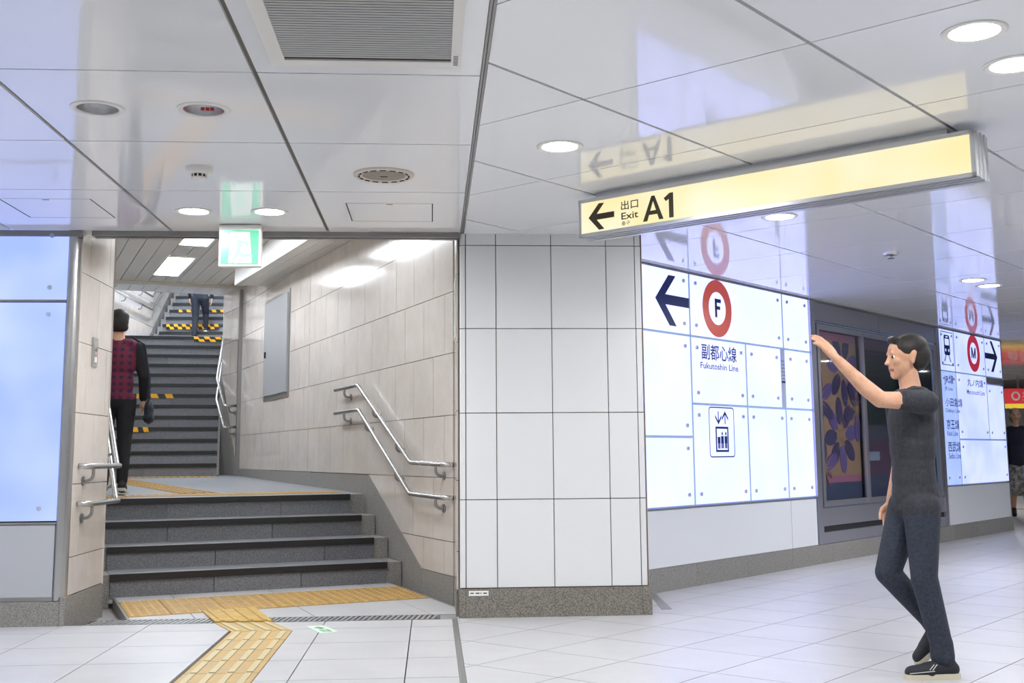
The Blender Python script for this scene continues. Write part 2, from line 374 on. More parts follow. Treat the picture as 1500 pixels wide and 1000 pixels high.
pl_ = MB().prism([(-1.47, 8.186), (-1.085, 8.186), (-1.305, 8.86), (-1.66, 8.72)], lambda x, y: zf(x, y)+.0035, lambda x, y: zf(x, y)+.012)
for t in (.125, .375, .625, .875):
    a_ = (-1.47+.385*t, 8.20); b_ = (-1.66+.355*t, 8.71+.14*t)
    pl_.prism([(a_[0]-.014, a_[1]), (a_[0]+.014, a_[1]), (b_[0]+.014, b_[1]), (b_[0]-.014, b_[1])], lambda x, y: zf(x, y)+.012, lambda x, y: zf(x, y)+.017)
pl_.obj('bridging_plate', M['yellow_plate'], gp)
# floor tiles cut between the path and the grate
for p in ([(-1.883, 7.842), (-1.32, 7.842), (-1.475, 8.175), (-1.883, 8.175)], [(-.907, 7.785), (-.712, 7.785), (-.712, 8.175), (-1.08, 8.175)]):
    pass
# green arrow sticker
gs = thing('floor_sticker', 'small pale green arrow sticker on the white floor tiles', 'sticker', (-.71, 7.8, 0))
G = [(-.829, 7.956), (-.717, 7.979), (-.602, 7.695), (-.711, 7.64)]
MB().prism(G, .0005, .0015).obj('backing', mat('pale_green_film', srgb(206, 232, 208), .4), gs)
gd = mat('green_ink', srgb(88, 140, 104), .5)
def gp2(u, v): return (G[0][0]+(G[3][0]-G[0][0])*u+(G[1][0]-G[0][0])*v, G[0][1]+(G[3][1]-G[0][1])*u+(G[1][1]-G[0][1])*v)
am = MB(); am.prism([gp2(.15, .5), gp2(.35, .85), gp2(.35, .62), gp2(.5, .62), gp2(.5, .38), gp2(.35, .38), gp2(.35, .15)], .0015, .0022)
am.obj('arrow_mark', gd, gs)
am = MB()
for u in (.58, .68, .8): am.prism([gp2(u, .25), gp2(u+.05, .25), gp2(u+.05, .75), gp2(u, .75)], .0015, .0022)
am.prism([gp2(.56, .7), gp2(.86, .7), gp2(.86, .8), gp2(.56, .8)], .0015, .0022); am.obj('lettering', gd, gs)
# channel angle beside the pillar
ch = MB().prism([(1.74, 9.35), (1.80, 9.39), (1.74, 8.48), (1.66, 8.47)], -.03, .002); struct(ch.obj('trim_2', M['steel_dark']))

# ------------------------------------------------------------------ CEILING
ce = MB().prism([(-9, -6), (30, -6), (30, 32), (8.7, 32), RL(17.42, LW+.3), RL(6, LW+.3), (.2, 8.9), (-9, 8.9)], HC+.13, HC+.2).obj('ceiling', M['ceildark']); struct(ce)
def panel(poly, holes=(), name='ceiling_panel'):
    if poly is None: return
    if not holes: return MB().prism(poly, HC, HC+.028).obj(name, M['ceil'], ce)
    bm = bmesh.new(); loops = [poly]+[[(x+r*math.cos(2*math.pi*k/28), y+r*math.sin(2*math.pi*k/28)) for k in range(28)] for x, y, r in holes]
    es = []
    for lp in loops:
        vs = [bm.verts.new((x, y, HC)) for x, y in lp]
        es += [bm.edges.new((vs[i], vs[(i+1) % len(vs)])) for i in range(len(vs))]
    bmesh.ops.triangle_fill(bm, edges=es, use_beauty=True, use_dissolve=False, normal=(0, 0, -1))
    for f in bm.faces:
        if f.normal.z > 0: f.normal_flip()
    ex = bmesh.ops.extrude_edge_only(bm, edges=[e for e in bm.edges if e.is_boundary])
    for v in ex['geom']:
        if isinstance(v, bmesh.types.BMVert): v.co.z = HC+.028
    me = bpy.data.meshes.new(name); bm.to_mesh(me); bm.free(); me.materials.append(M['ceil'])
    return place(name, me, ce)
RL_ = .107
LAMPS = {}   # (x, y): lit
off_l = [(-1.534, 5.235), (-1.055, 5.235)]
lit_l = [(-1.553, 7.49), (-1.065, 7.49), (-1.3, 3.0), (-1.3, .9), (-4.0, 5.2), (-4.5, 5.2), (-4.0, 7.0), (-4.0, 2.9), (-4.0, .7), (-6.6, 5.2), (-6.6, 2.9), (-6.6, .7), (-1.3, -1.4), (-4, -1.4), (-1.3, -3.6)]
lit_r = [(.663, 5.804), (2.069, 4.091), (2.411, 4.45), (2.359, 7.541), (5.071, 10.37), (5.401, 10.718), (1.4, 2.6), (3.9, 6.4), (4.6, 3.6), (4.3, 1.2), (1.2, .2), (6.6, 6.2), (7.0, 9.2), (9.2, 12.0), (7.4, 3.2), (9.8, 8.4), (12, 15), (13.5, 10.5), (1.8, -2.2), (4.8, -1.6), (8.2, 0.2), (11.5, 5), (14.5, 18), (10.6, 21), (15, 22), (12.6, 22.5), (11, 25), (13.5, 27), (17, 26), (6.0, 8.0), (8.6, 10.6), (7.5, 6.6), (10.4, 13.2), (5.6, 4.9)]  # beyond the labelled ones, unseen lamps added to brighten the hall
holes_all = [(x, y, .104) for x, y in off_l+lit_l+lit_r]
def inside(p, x, y):
    n = len(p); s = [((p[(i+1) % n][0]-p[i][0])*(y-p[i][1])-(p[(i+1) % n][1]-p[i][1])*(x-p[i][0])) for i in range(n)]
    return all(a > 0 for a in s) or all(a < 0 for a in s)
def panels_for(p):
    if p is None: return
    panel(p, [h for h in holes_all if inside(p, h[0], h[1])])
xs = [-9, -8.445, -7.345, -6.245, -5.145, -4.045, -2.945, -1.845, -.743, .215]
ysl = [-6, -4.1, -3.0, -1.9, -.8, .3, 1.4, 2.5, 3.6, 4.70, 5.80, 6.90, 8.165]
for a, b in zip(xs[:-1], xs[1:]):
    for c, d in zip(ysl[:-1], ysl[1:]):
        x1 = b-.011 if b < .2 else b-.014
        panels_for(rectp(a+.011, x1, c+.006, d-.006 if d < 8 else d))
for x in xs[1:-1]: MB().box(x-.012, x+.012, -6, 8.16, HC+.014, HC+.028).obj('joint_strip', M['ceildark'], ce)
half_strip = (1, 0, -.215-.014); half_wall = (-ql.x, -ql.y, LW-.01); half_pil = None
for i in range(-6, 20):
    for j in range(0, 14):
        r0 = 2.98+1.1*i; l1 = 6.28-1.1*j                  # joints at r = 2.98 + 1.1 i, l = 4.08 - 1.1 j ...
        l1 = 5.18+1.1-1.1*j
        if i > 14 and j > 9: continue
        p = [RL(r0+.0045, l1-1.1+.009), RL(r0+1.1-.0045, l1-1.1+.009), RL(r0+1.1-.0045, l1-.009), RL(r0+.0045, l1-.009)]
        p = clip(p, half_strip, (0, 0, 1) if r0 > 17 or r0 < 7 else half_wall, (0, 1, 5.9), (0, -1, 9.2) if r0 < 7 else (0, 0, 1))
        panels_for(p)
# beyond the end of the sign wall the same ceiling runs on
for i in range(14, 22):
    for j in range(1, 5):
        r0 = 2.98+1.1*i; l1 = 5.18+1.1*j
        p = [RL(r0+.0045, l1+.009), RL(r0+1.1-.0045, l1+.009), RL(r0+1.1-.0045, l1+1.1-.009), RL(r0+.0045, l1+1.1-.009)]
        panels_for(clip(p, (rd.x, rd.y, -17.45)))
struct(MB().box(.203, .2135, 1, 8.2, HC-.006, HC+.028).box(.2165, .227, 1, 8.2, HC-.004, HC+.028).obj('trim_3', M['steel_dark']))

def fill_lamp(x, y):  # lamp added out of view to light the concourse
    T = Matrix.Translation((x, y, HC)); o = place('unseen_fill_lamp', DLM['ring'], ce, T); place('diffuser', DLM['diff'], o, T)
def downlight(x, y, lit, label, group):
    t = thing('downlight', label, 'ceiling light', (x, y, HC), group)
    T = Matrix.Translation((x, y, HC))
    place('trim_ring', DLM['ring'], t, T)
    if lit:
        place('diffuser', DLM['diff'], t, T)
    else:
        place('reflector', DLM['refl'], t, T)
        place('lamp_holder', DLM['cap'], t, T)
        if x > -1.2: o = place('red_mark', DLM['mark'], t, T); o['kind'] = 'stuff'
DLM = {}
DLM['ring'] = MB().lathe([(.122, 0), (.122, -.004), (.116, -.007), (.094, -.005), (.092, .012)], seg=36).data('trim_ring', M['fixture'], smooth=False)
DLM['diff'] = MB().disc((0, 0, .004), .0925, 36, flip=True).data('diffuser', M['lampd'])
DLM['refl'] = MB().lathe([(.092, .0), (.090, .05), (.085, .10), (.066, .115)], seg=36, flip=True).data('reflector', M['mirror'], smooth=True)
cp = MB().lathe([(.066, .114), (.03, .108), (.028, .085), (.0, .078)], seg=24); DLM['cap'] = cp.data('lamp_holder', M['fixture'])
mb = MB()
for k in range(3): mb.prism([(.03*math.sin(a)+.0, .084-.0*k) for a in (0,)]+[(0, 0)], 0, 1) if False else mb.box(-.03+.022*k, -.014+.022*k, .083, .0845, .022, .036)
DLM['mark'] = mb.data('red_mark', M['red'])
downlight(*off_l[0], False, 'unlit recessed downlight with bare reflector, farther from the green exit sign', 'unlit downlights')
downlight(*off_l[1], False, 'unlit recessed downlight with a red mark inside, between air grille and exit sign', 'unlit downlights')
names = {0: 'lit round downlight just beside the green exit sign, nearer the blue panel', 1: 'lit round downlight on the grille side of the green exit sign, above its corner'}
rn = {0: 'lit round downlight in the ceiling between speaker and yellow sign', 1: 'larger lit round downlight above the yellow sign end, fully in view', 2: 'lit round downlight cut by the picture edge beyond the yellow sign end',
      3: 'lit round downlight seen just under the yellow sign, near the white sign panels', 4: 'nearer of two small lit downlights above the red M ring', 5: 'farther of two small lit downlights above the red M ring'}
for k, (x, y) in enumerate(lit_l): downlight(x, y, True, names[k], 'lit downlights') if k in names else fill_lamp(x, y)
for k, (x, y) in enumerate(lit_r): downlight(x, y, True, rn[k], 'lit downlights') if k in rn else fill_lamp(x, y)

# smoke detector
sdv = thing('smoke_detector', 'white round smoke detector on the ceiling before the exit sign', 'smoke detector', (-1.29, 6.33, HC))
MB().lathe([(.075, 0), (.075, -.022), (.068, -.036), (.04, -.040)], (-1.29, 6.33, HC), 28).obj('base', M['fixture'], sdv, smooth=True)
mb = MB().lathe([(.04, -.038), (.04, -.056)], (-1.29, 6.33, HC), 24, 1); mb.lathe([(.042, -.056), (.040, -.066), (.0, -.070)], (-1.29, 6.33, HC), 24, 0)
mb.obj('sensor_head', [M['fixture'], M['dark']], sdv)
mb = MB()
for k in range(10):
    a = k*math.pi/5; mb.box(-.004, .004, .036, .042, -.057, -.037)
    for i in range(len(mb.v)-8, len(mb.v)):
        x, y, z = mb.v[i]; mb.v[i] = (-1.29+x*math.cos(a)-y*math.sin(a), 6.33+x*math.sin(a)+y*math.cos(a), HC+z)
mb.obj('sensor_rib', M['fixture'], sdv)
# round ceiling speaker
spk = thing('ceiling_speaker', 'round cream ceiling speaker with grey mesh near the stair opening', 'speaker', (-.276, 6.45, HC))
c = (-.276, 6.45, HC)
MB().lathe([(.172, 0), (.172, -.008), (.165, -.014), (.125, -.010), (.122, -.004)], c, 40).obj('rim', M['fixture2'], spk)
MB().lathe([(.122, -.006), (.06, -.012), (.0, -.013)], c, 36, flip=False).obj('grille', M['mesh'], spk, smooth=True)
mb = MB()
for k in range(16):
    a = 2*math.pi*k/16; mb.prism([(c[0]+rr*math.cos(a+da), c[1]+rr*math.sin(a+da)) for rr, da in ((.137, -.12), (.148, -.12), (.148, .12), (.137, .12))], HC-.0145, HC-.011)
mb.obj('vent_slot', M['dark'], spk)
mb = MB().box(c[0]-.02, c[0]+.02, c[1]-.004, c[1]+.004, HC-.0155, HC-.0125); mb.obj('maker_mark', M['dark'], spk)
# air return grille
ag = thing('air_grille', 'large grey louvred air return grille in a white frame on the ceiling', 'air vent', (-.27, 4.1, HC))
x0, x1, y0, y1 = -.655, .115, 3.25, 4.585
f_ = MB()
for a in ((x0, x1, y1-.07, y1), (x0, x1, y0, y0+.05), (x0, x0+.06, y0+.05, y1-.07), (x1-.04, x1, y0+.05, y1-.07)): f_.box(*a, HC-.008, HC-.0005)
f_.obj('grille_frame', M['fixture'], ag)
MB().box(x0+.06, x1-.04, y0+.05, y1-.07, HC-.001, HC-.0003).obj('grille_back', M['dark'], ag)
lv = MB().add([(x0+.06, 0, HC-.001), (x1-.04, 0, HC-.001), (x1-.04, .004, HC-.0065), (x0+.06, .004, HC-.0065), (x1-.04, .0105, HC-.0045), (x0+.06, .0105, HC-.0045)], [(0, 1, 2, 3), (3, 2, 4, 5)][::1]).data('louver', M['louver'])
n = int((y1-.07-y0-.05)/.0245)
for k in range(n): place('louver', lv, ag, Matrix.Translation((0, y0+.051+k*.0245, 0)))
lb = MB().box(x1-.036, x1-.006, y1-.16, y1-.02, HC-.0095, HC-.008)
lb.obj('maker_label', M['label'], ag)
lb = MB()
for k in range(7): lb.box(x1-.032, x1-.012, y1-.15+.017*k, y1-.143+.017*k, HC-.0101, HC-.0094)
lb.obj('label_print', M['dark'], ag)
# access hatches
def hatch(xa, xb, ya, yb, label):
    t = thing('access_hatch', label, 'access hatch', ((xa+xb)/2, (ya+yb)/2, HC), 'ceiling access hatches')
    for a in ((xa, xa+.007, ya, yb), (xb-.007, xb, ya, yb)): MB().box(*a, HC-.0012, HC-.0002).obj('side_joint', M['dark'], t)
    for y in (ya, yb-.002): MB().box(xa, xb, y, y+.002, HC-.0008, HC-.0002).obj('end_joint', M['ceildark'], t)
    MB().box((xa+xb)/2-.02, (xa+xb)/2+.02, ya+.02, ya+.035, HC-.003, HC-.0002).obj('latch', M['steel'], t)
    return t
hatch(-.55, .004, 7.215, 7.785, 'square ceiling access hatch between the speaker and the stair opening')
hatch(-2.675, -2.115, 7.15, 7.725, 'square ceiling access hatch above the blue backlit panels')
# sprinkler
sp = thing('sprinkler', 'small chrome ceiling sprinkler head over the advertising case', 'sprinkler', (3.709, 8.958, HC))
MB().lathe([(.06, 0), (.055, -.012), (.03, -.016)], (3.709, 8.958, HC), 24).obj('rosette', M['steel'], sp, smooth=True)
MB().lathe([(.014, -.012), (.014, -.04), (.03, -.042), (.0, -.046)], (3.709, 8.958, HC), 16).obj('nozzle', M['steel'], sp)

# exit sign (running figure)
ex = thing('exit_sign', 'small green and white backlit running figure exit sign hanging under the ceiling', 'exit sign', (-1.318, 7.93, HC))
ex0, ex1, ey = -1.462, -1.178, 7.90
ez0, ez1 = HC-.295, HC-.008
MB().box(ex0, ex1, ey, ey+.075, ez0, ez1).box(ex0+.03, ex1-.03, ey+.02, ey+.06, ez1, HC).obj('housing', M['fixture'], ex)
def EP(u, v): return (ex0+.014+(ex1-ex0-.028)*u, ez0+.012+(ez1-ez0-.05)*v)
MB().plate([EP(0, 0), EP(1, 0), EP(1, 1), EP(0, 1)], ey-.003, ey).obj('face', M['exitg'], ex)
MB().plate([EP(.2, .03), EP(.83, .03), EP(.76, .95), EP(.25, .95)], ey-.005, ey-.003).obj('doorway', M['exitw'], ex)
pic = MB()
hx, hz = .40, .80
pic.plate([EP(hx+.05*math.cos(a*.5236), hz+.055*math.sin(a*.5236)) for a in range(12)], ey-.0065, ey-.005)
for pl in ([(.38, .72), (.52, .70), (.56, .55), (.50, .38), (.42, .40), (.43, .55)], [(.38, .72), (.25, .62), (.22, .56), (.26, .53), (.42, .62)], [(.52, .70), (.66, .68), (.74, .56), (.70, .53), (.62, .62), (.52, .62)],
           [(.50, .38), (.58, .30), (.80, .30), (.86, .24), (.82, .22), (.56, .22), (.44, .34)], [(.42, .42), (.38, .26), (.30, .12), (.36, .10), (.46, .24), (.50, .40)], [(.28, .1), (.44, .02), (.40, .0), (.26, .06)]):
    pic.plate([EP(*q) for q in pl], ey-.0065, ey-.005)
pic.obj('running_figure', M['exitp'], ex)

# yellow A1 sign
sg = thing('exit_direction_sign', 'long yellow backlit hanging sign with left arrow and A1 lettering', 'sign', RL(5.68, 3.0)+(HC,))
MY = MQ
def SGB(mb, q0, q1, r0, r1, z0, z1, mi=0): return mb.box(r0, r1, -q1, -q0, z0, z1, mi)
zs0, zs1 = 2.435, 2.668
h = MB(); SGB(h, -4.14, -1.755, 5.615, 5.80, zs0+.004, zs1-.004); h.obj('housing', M['alu'], sg, MQ)
h = MB()
for a in ((-4.14, -1.755, zs1-.022, zs1), (-4.14, -1.755, zs0, zs0+.02), (-4.14, -4.122, zs0, zs1), (-1.775, -1.755, zs0, zs1)): SGB(h, a[0], a[1], 5.60, 5.616, a[2], a[3])
h.obj('face_frame', M['alu'], sg, MQ)
h = MB()
for k in range(3): SGB(h, -1.755, -1.748, 5.63+.055*k, 5.645+.055*k, zs0, zs1)
h.obj('end_rib', M['alu'], sg, MQ)
h = MB()
for k in range(3): SGB(h, -4.14, -1.755, 5.63+.05*k, 5.64+.05*k, zs0-.003, zs0+.004)
h.obj('bottom_rib', M['alu'], sg, MQ)
h = MB(); SGB(h, -4.05, -1.90, 5.655, 5.76, zs1-.01, HC); h.obj('ceiling_mount', M['alu'], sg, MQ)
h = MB(); SGB(h, -4.122, -1.775, 5.606, 5.612, zs0+.02, zs1-.022); h.obj('lit_face', M['signy'], sg, MQ)
SF = frame(rd*5.6055, -ql, ZU, -rd)                  # x = along the face, y = up
ar = MB().plate([(-4.069, 2.548), (-3.991, 2.630), (-3.952, 2.628), (-4.008, 2.566), (-3.879, 2.566), (-3.879, 2.530), (-4.008, 2.530), (-3.953, 2.468), (-3.992, 2.466)], -.0005, .001)
MSG = frame(rd*5.6055, -ql, rd, ZU)
ar.obj('left_arrow', M['signblack'], sg, MSG)
def ST(body, name, q0, q1, z0, z1, bold=0., m='signblack'): return text(body, name, SF @ Matrix.Translation((q0, z0, .0008)), M[m], sg, q1-q0, z1-z0, bold)
ST('出口', 'lettering', -3.828, -3.705, 2.562, 2.618, .012)
ST('Exit', 'lettering', -3.827, -3.706, 2.504, 2.546, .014)
ST('출구', 'lettering', -3.826, -3.766, 2.469, 2.494, .01)
A1 = MB()
A1.plate([(-3.674, 2.471), (-3.644, 2.471), (-3.590, 2.618), (-3.612, 2.618)], -.0005, .001); A1.plate([(-3.590, 2.618), (-3.612, 2.618), (-3.562, 2.471), (-3.532, 2.471)], -.0006, .001)
A1.plate([(-3.640, 2.506), (-3.566, 2.506), (-3.574, 2.530), (-3.632, 2.530)], -.0007, .001)
A1.obj('letter_a', M['signblack'], sg, MSG)
MB().plate([(-3.463, 2.471), (-3.493, 2.471), (-3.493, 2.583), (-3.513, 2.572), (-3.527, 2.592), (-3.487, 2.618), (-3.463, 2.618)], -.0005, .001).obj('digit_one', M['signblack'], sg, MSG)

# ------------------------------------------------------------------ WALLS
# opening header and shutter track
hd = struct(MB().box(-2.46, .2, 8.17, 8.36, HC+.0, 2.85).obj('wall_header', M['trofside']))
tr = MB().box(-2.40, .195, 8.175, 8.21, HC-.035, HC+.02); tr.box(-2.40, .195, 8.245, 8.30, HC-.035, HC+.02); tr.box(-2.40, .195, 8.21, 8.245, HC-.005, HC+.02, 1)
tr.box(-.45, .19, 8.16, 8.176, HC-.012, HC+.0, 0)
struct(tr.obj('trim_4', [M['steel_dark'], M['dark']]))
# stair wall on the right (frame S): backing, tiles, skirting
wr = struct(MB().box(-.0, 9.12, -.25, -.012, -.1, 4.2).obj('wall_right', M['grout'], None, MS))
rows = [.446, .941, 1.434, 1.929, 2.423, 2.918, 3.413, 3.908]
def bnd(s): return .18 if s < .74 else min(.18+(s-.74)*.755/1.57, .935)
sk = .755/1.57
def wall_tiles():
    gg = .0028
    zz = [-.05]+rows
    for k in range(len(zz)-1):
        z0, z1 = zz[k], zz[k+1]
        ph = (.20 if k % 2 == 0 else .465)
        for n in range(-1, 19):
            s0 = ph+.507*(n-1); s1 = s0+.507
            if s1 < .01 or s0 > 9.0: continue
            pieces = [(max(s0, .0), min(s1, 9.02))]
            if pieces[0][0] < 4.775 < pieces[0][1]: pieces = [(pieces[0][0], 4.775), (4.775, pieces[0][1])]
            for a, b in pieces:
                if b-a < .02: continue
                p = rectp(a+gg, b-gg, z0+gg, z1-gg)
                p = clip(p, (0, 1, -.186), (-sk, 1, -(.186-.74*sk))) if z1 < .95 else p
                if p: MB().plate(p, -.02, 0).obj('wall_tile', M['beige'], wr, MS)
wall_tiles()
bs = MB()
pieces = [[(-.01, -.08), (.74, -.08), (.74, .18), (-.01, .18)], [(.743, -.08), (1.55, -.08), (1.55, bnd(1.55)), (.743, .18)], [(1.553, -.08), (2.31, -.08), (2.31, .935), (1.553, bnd(1.553))],
          [(2.313, -.08), (4.6, -.08), (4.6, .935), (2.313, .935)], [(4.603, .5), (6.8, .5), (6.8, .938), (4.603, .938)], [(6.803, .5), (9.03, .5), (9.03, .942), (6.803, .942)]]
bb = empty_struct('baseboard_right')
for p in pieces: MB().plate(p, -.03, .004).obj('skirting_stone', M['granite'], bb, MS)
# chamfer strip between stair wall and pillar
cw = struct(MB().box(.188, .30, 8.30, 9.25, -.05, HC+.12).obj('wall_reveal', M['grout']))
for k in range(len(rows)-1):
    z0 = ([.18]+rows)[k]; z1 = ([.18]+rows)[k+1]
    if z0 > 2.75: continue
    MB().box(.176, .19, 8.30, 9.16, z0+.003, min(z1, 2.8)-.003).obj('wall_tile', M['beige'], cw)
MB().box(.172, .19, 8.30, 9.17, -.05, .176).obj('skirting_stone', M['granite_stain'], cw)
nt_ = thing('paper_notice', 'white printed paper notice on the narrow reveal beside the pillar', 'notice', (.176, 8.9, 2.2))
MB().box(.170, .1755, 8.62, 8.98, 2.0, 2.45).obj('sheet', M['paper'], nt_)
mb = MB()
for k in range(14): mb.box(.1693, .1701, 8.66, 8.93-.05*(k % 3), 2.04+.026*k, 2.048+.026*k)
mb.obj('printed_line', M['ceildark'], nt_)
# steel corner post at the far end of the wall
po = struct(MB().box(9.03, 9.12, -.05, .05, .78, 3.71).obj('trim_5', M['steel_dark'], None, MS))
# grey steel door panel on the wall
fb = thing('wall_cabinet_door', 'flat grey steel service door set in the beige tiled stair wall', 'service door', SP(6.5, 0, 1.87))
MB().plate(rectp(5.80, 7.32, 1.862, 3.24), 0, .012).obj('frame', M['steel_dark'], fb, MS)
MB().plate(rectp(5.86, 7.26, 1.93, 3.19), .012, .030).obj('door', M['greybox'], fb, MS)
MB().plate(rectp(7.12, 7.18, 2.45, 2.53), .030, .045).obj('latch', M['dark'], fb, MS)

# pillar
pw = struct(MB().box(.21, 1.53, 8.235, 9.35, .0, HC).obj('wall_pillar', M['grout']))
pz = [.2, .807, 1.414, 2.018, 2.625, HC]
pxs = [.240, .459, .861, 1.264, 1.475]
for k in range(5):
    for a, b in zip(pxs[:-1], pxs[1:]):
        MB().box(a+.003, b-.003, 8.218, 8.24, pz[k]+.003, pz[k+1]-(.003 if k < 4 else 0)).obj('wall_panel', M['white_tile'], pw)
    # bevelled corner pieces
    MB().prism([(.197, 8.24), (.205, 8.222), (.2365, 8.218), (.2365, 8.24)], pz[k]+.003, pz[k+1]-(.003 if k < 4 else 0)).obj('corner_panel', M['white_tile'], pw)
    MB().prism([(1.478, 8.24), (1.478, 8.218), (1.512, 8.222), (1.53, 8.25)], pz[k]+.003, pz[k+1]-(.003 if k < 4 else 0)).obj('corner_panel', M['white_tile'], pw)
    MB().box(1.515, 1.535, 8.253, 9.0, pz[k]+.003, pz[k+1]-(.003 if k < 4 else 0)).obj('wall_panel', M['white_tile'], pw)
pb = empty_struct('baseboard_pillar')
for a, b in ((.197, .236), (.238, .858), (.860, 1.478), (1.480, 1.545)): MB().box(a, b, 8.205, 8.25, 0, .196).obj('base_stone', M['granite_stain'], pb)
MB().box(1.50, 1.545, 8.252, 9.2, 0, .196).obj('base_stone', M['granite'], pb)
MB().box(.19, .21, 8.21, 8.31, 0, .196).obj('base_stone', M['granite_stain'], pb)
lbp = thing('wall_label', 'tiny white inspection label stuck on the pillar base', 'label', (.30, 8.204, .15))
MB().box(.258, .395, 8.2025, 8.2045, .150, .184).obj('label_sheet', M['label'], lbp)
mb = MB()
for a, b in ((.268, .292), (.305, .332), (.338, .345), (.358, .384)): mb.box(a, b, 8.2018, 8.2027, .164, .171)
mb.obj('printed_mark', M['dark'], lbp)

# left short return wall (along Y at x = -2.474) and hidden left stair wall
XL = -2.474
wl = struct(MB().box(XL-.3, XL-.014, 8.22, 9.05, 0, 2.86).obj('wall_left', M['grout']))
zr = [.19]+rows[:6]
cols = {0: [8.235, 8.68, 9.05], 1: [8.235, 8.44, 8.94, 9.05]}
for k in range(6):
    z0, z1 = zr[k], zr[k+1]
    if z0 > 2.8: continue
    cc = cols[k % 2]
    for a, b in zip(cc[:-1], cc[1:]): MB().box(XL-.018, XL, a+.0025, b-.0025, z0+.0025, min(z1, 2.82)-.0025).obj('wall_tile', M['beige'], wl)
MB().box(XL-.03, XL+.004, 8.165, 9.055, -.06, .186).obj('base_stone', M['granite'], wl)
wl2 = struct(MB().box(.78, 9.3, 2.53, 2.8, -.1, 4.2).obj('wall_stair_left', M['grout'], None, MS))
for k in range(8):
    z0 = ([.18]+rows)[k]; z1 = ([.18]+rows)[k+1] if k < 7 else 4.2
    for n in range(16):
        a = .785+.507*n; p = clip(rectp(a+.003, a+.504, z0+.003, z1-.003), (-sk, 1, -(.186-1.0*sk))) if z1 < .95 else rectp(a+.003, a+.504, z0+.003, z1-.003)
        if p: MB().plate(p, 2.516, 2.535).obj('wall_tile', M['beige'], wl2, MS)
MB().plate([(.785, -.08), (4, -.08), (9.3, .5), (9.3, .94), (2.57, .93), (1.0, .18), (.785, .18)], 2.512, 2.54).obj('skirting_stone', M['granite'], wl2, MS)
# key plate
kp = thing('call_plate', 'narrow brushed steel call button plate on the beige side wall', 'call plate', (XL, 8.6, 1.88))
MB().box(XL-.001, XL+.012, 8.545, 8.665, 1.778, 1.992).obj('plate', M['steel'], kp)
MB().box(XL+.011, XL+.015, 8.575, 8.635, 1.81, 1.965).obj('inner_plate', M['alu'], kp)
MB().box(XL+.014, XL+.018, 8.585, 8.625, 1.81, 1.85).obj('warning_sticker', M['label'], kp)
MB().box(XL+.014, XL+.0185, 8.59, 8.62, 1.853, 1.862).obj('sticker_stripe', mat('orange_print', srgb(226, 120, 50), .5), kp)
mb = MB(); mb.tube([(XL+.014, 8.605, 1.905), (XL+.026, 8.605, 1.905)], .014, 14); mb.obj('button', M['steel_dark'], kp)

# left backlit panel wall
YL = 8.19
lw = struct(MB().box(-9, -2.56, YL+.03, YL+.4, 0, HC+.1).obj('wall_panel_left', M['dark']))
lp = thing('backlit_panel_wall', 'pale blue backlit glass panels with round bolts beside the steel corner post', 'light panel', (-3, YL, .19))
def bolt_data():
    mb = MB(); mb.tube([(0, 0, 0), (0, -.012, 0)], .0165, 14); return mb.data('bolt', M['bolt'])
BD = bolt_data()
def lpanel(x0, x1, z0, z1, first):
    o = MB().rect(x0+.006, x1-.004, z0+.006, z1-.006, YL, YL+.02).obj('light_panel', M['panelb'], lp)
    for x in (x0+.1, x1-.115):
        for z in (z0+.09, z1-.09): place('bolt', BD, o, Matrix.Translation((x, YL, z)))
for x0, x1 in ((-6.2, -4.38), (-4.38, -2.56)):
    lpanel(x0, x1, 2.215, 2.765, 0); lpanel(x0, x1, .69, 2.205, 0)
    MB().rect(x0+.004, x1-.004, .186, .668, YL, YL+.02).obj('lower_panel', M['lowgrey'], lp)
mb = MB().rect(-9, -2.56, 2.207, 2.214, YL-.003, YL+.02).rect(-9, -2.56, .672, .687, YL-.004, YL+.02).rect(-9, -2.56, .162, .19, YL-.004, YL+.02)
mb.obj('steel_channel', M['steel_dark'], lp)
mb = MB().rect(-9, -2.47, 2.668, HC+.001, YL-.012, YL-.001)
mb.obj('top_channel', M['steel_dark'], lp)
mb = MB(); pts = [(-2.556, YL+.03), (-2.556, YL-.004), (-2.545, YL-.012)]+[(-2.545+.07*math.sin(a), YL+.058-.07*math.cos(a)) for a in [k*math.pi/16 for k in range(9)]]+[(-2.475, YL+.09)]
mb.prism(pts, .165, HC); struct(mb.obj('trim_6', M['steel']))
bl = empty_struct('baseboard_left')
for a, b in ((-6.0, -4.902), (-4.9, -3.702), (-3.70, -2.506)): MB().box(a, b, 8.165, 8.22, 0, .16).obj('base_stone', M['granite'], bl)

# ------------------------------------------------------------------ sign wall (frame Q, wall face at l = LW)
qw = struct(MB().box(7.0, 11.2, LW+.03, LW+.32, 0, HC+.1).box(14.76, 17.38, LW+.03, LW+.32, 0, HC+.1).box(11.2, 14.76, LW+.1, LW+.32, 0, HC+.1).obj('wall_signs', M['panelframe'], None, MQ))
MB().box(17.36, 17.40, LW+.0, LW+.34, .19, HC).obj('end_cap', M['steel_dark'], qw, MQ)
bq = empty_struct('baseboard_signs')
rr = [7.4, 8.72, 9.6, 10.5, 11.4, 12.3, 13.2, 14.1, 15.0, 15.9, 16.8, 17.41]
for a, b in zip(rr[:-1], rr[1:]): MB().box(a+.0015, b-.0015, LW-.012, LW+.06, 0, .186).obj('base_stone', M['granite'], bq, MQ)
QF = frame(ql*(LW-.0005), rd, ZU, -ql)               # print plane: x = r, y = z
MQP = frame(ql*LW, rd, ql, ZU)
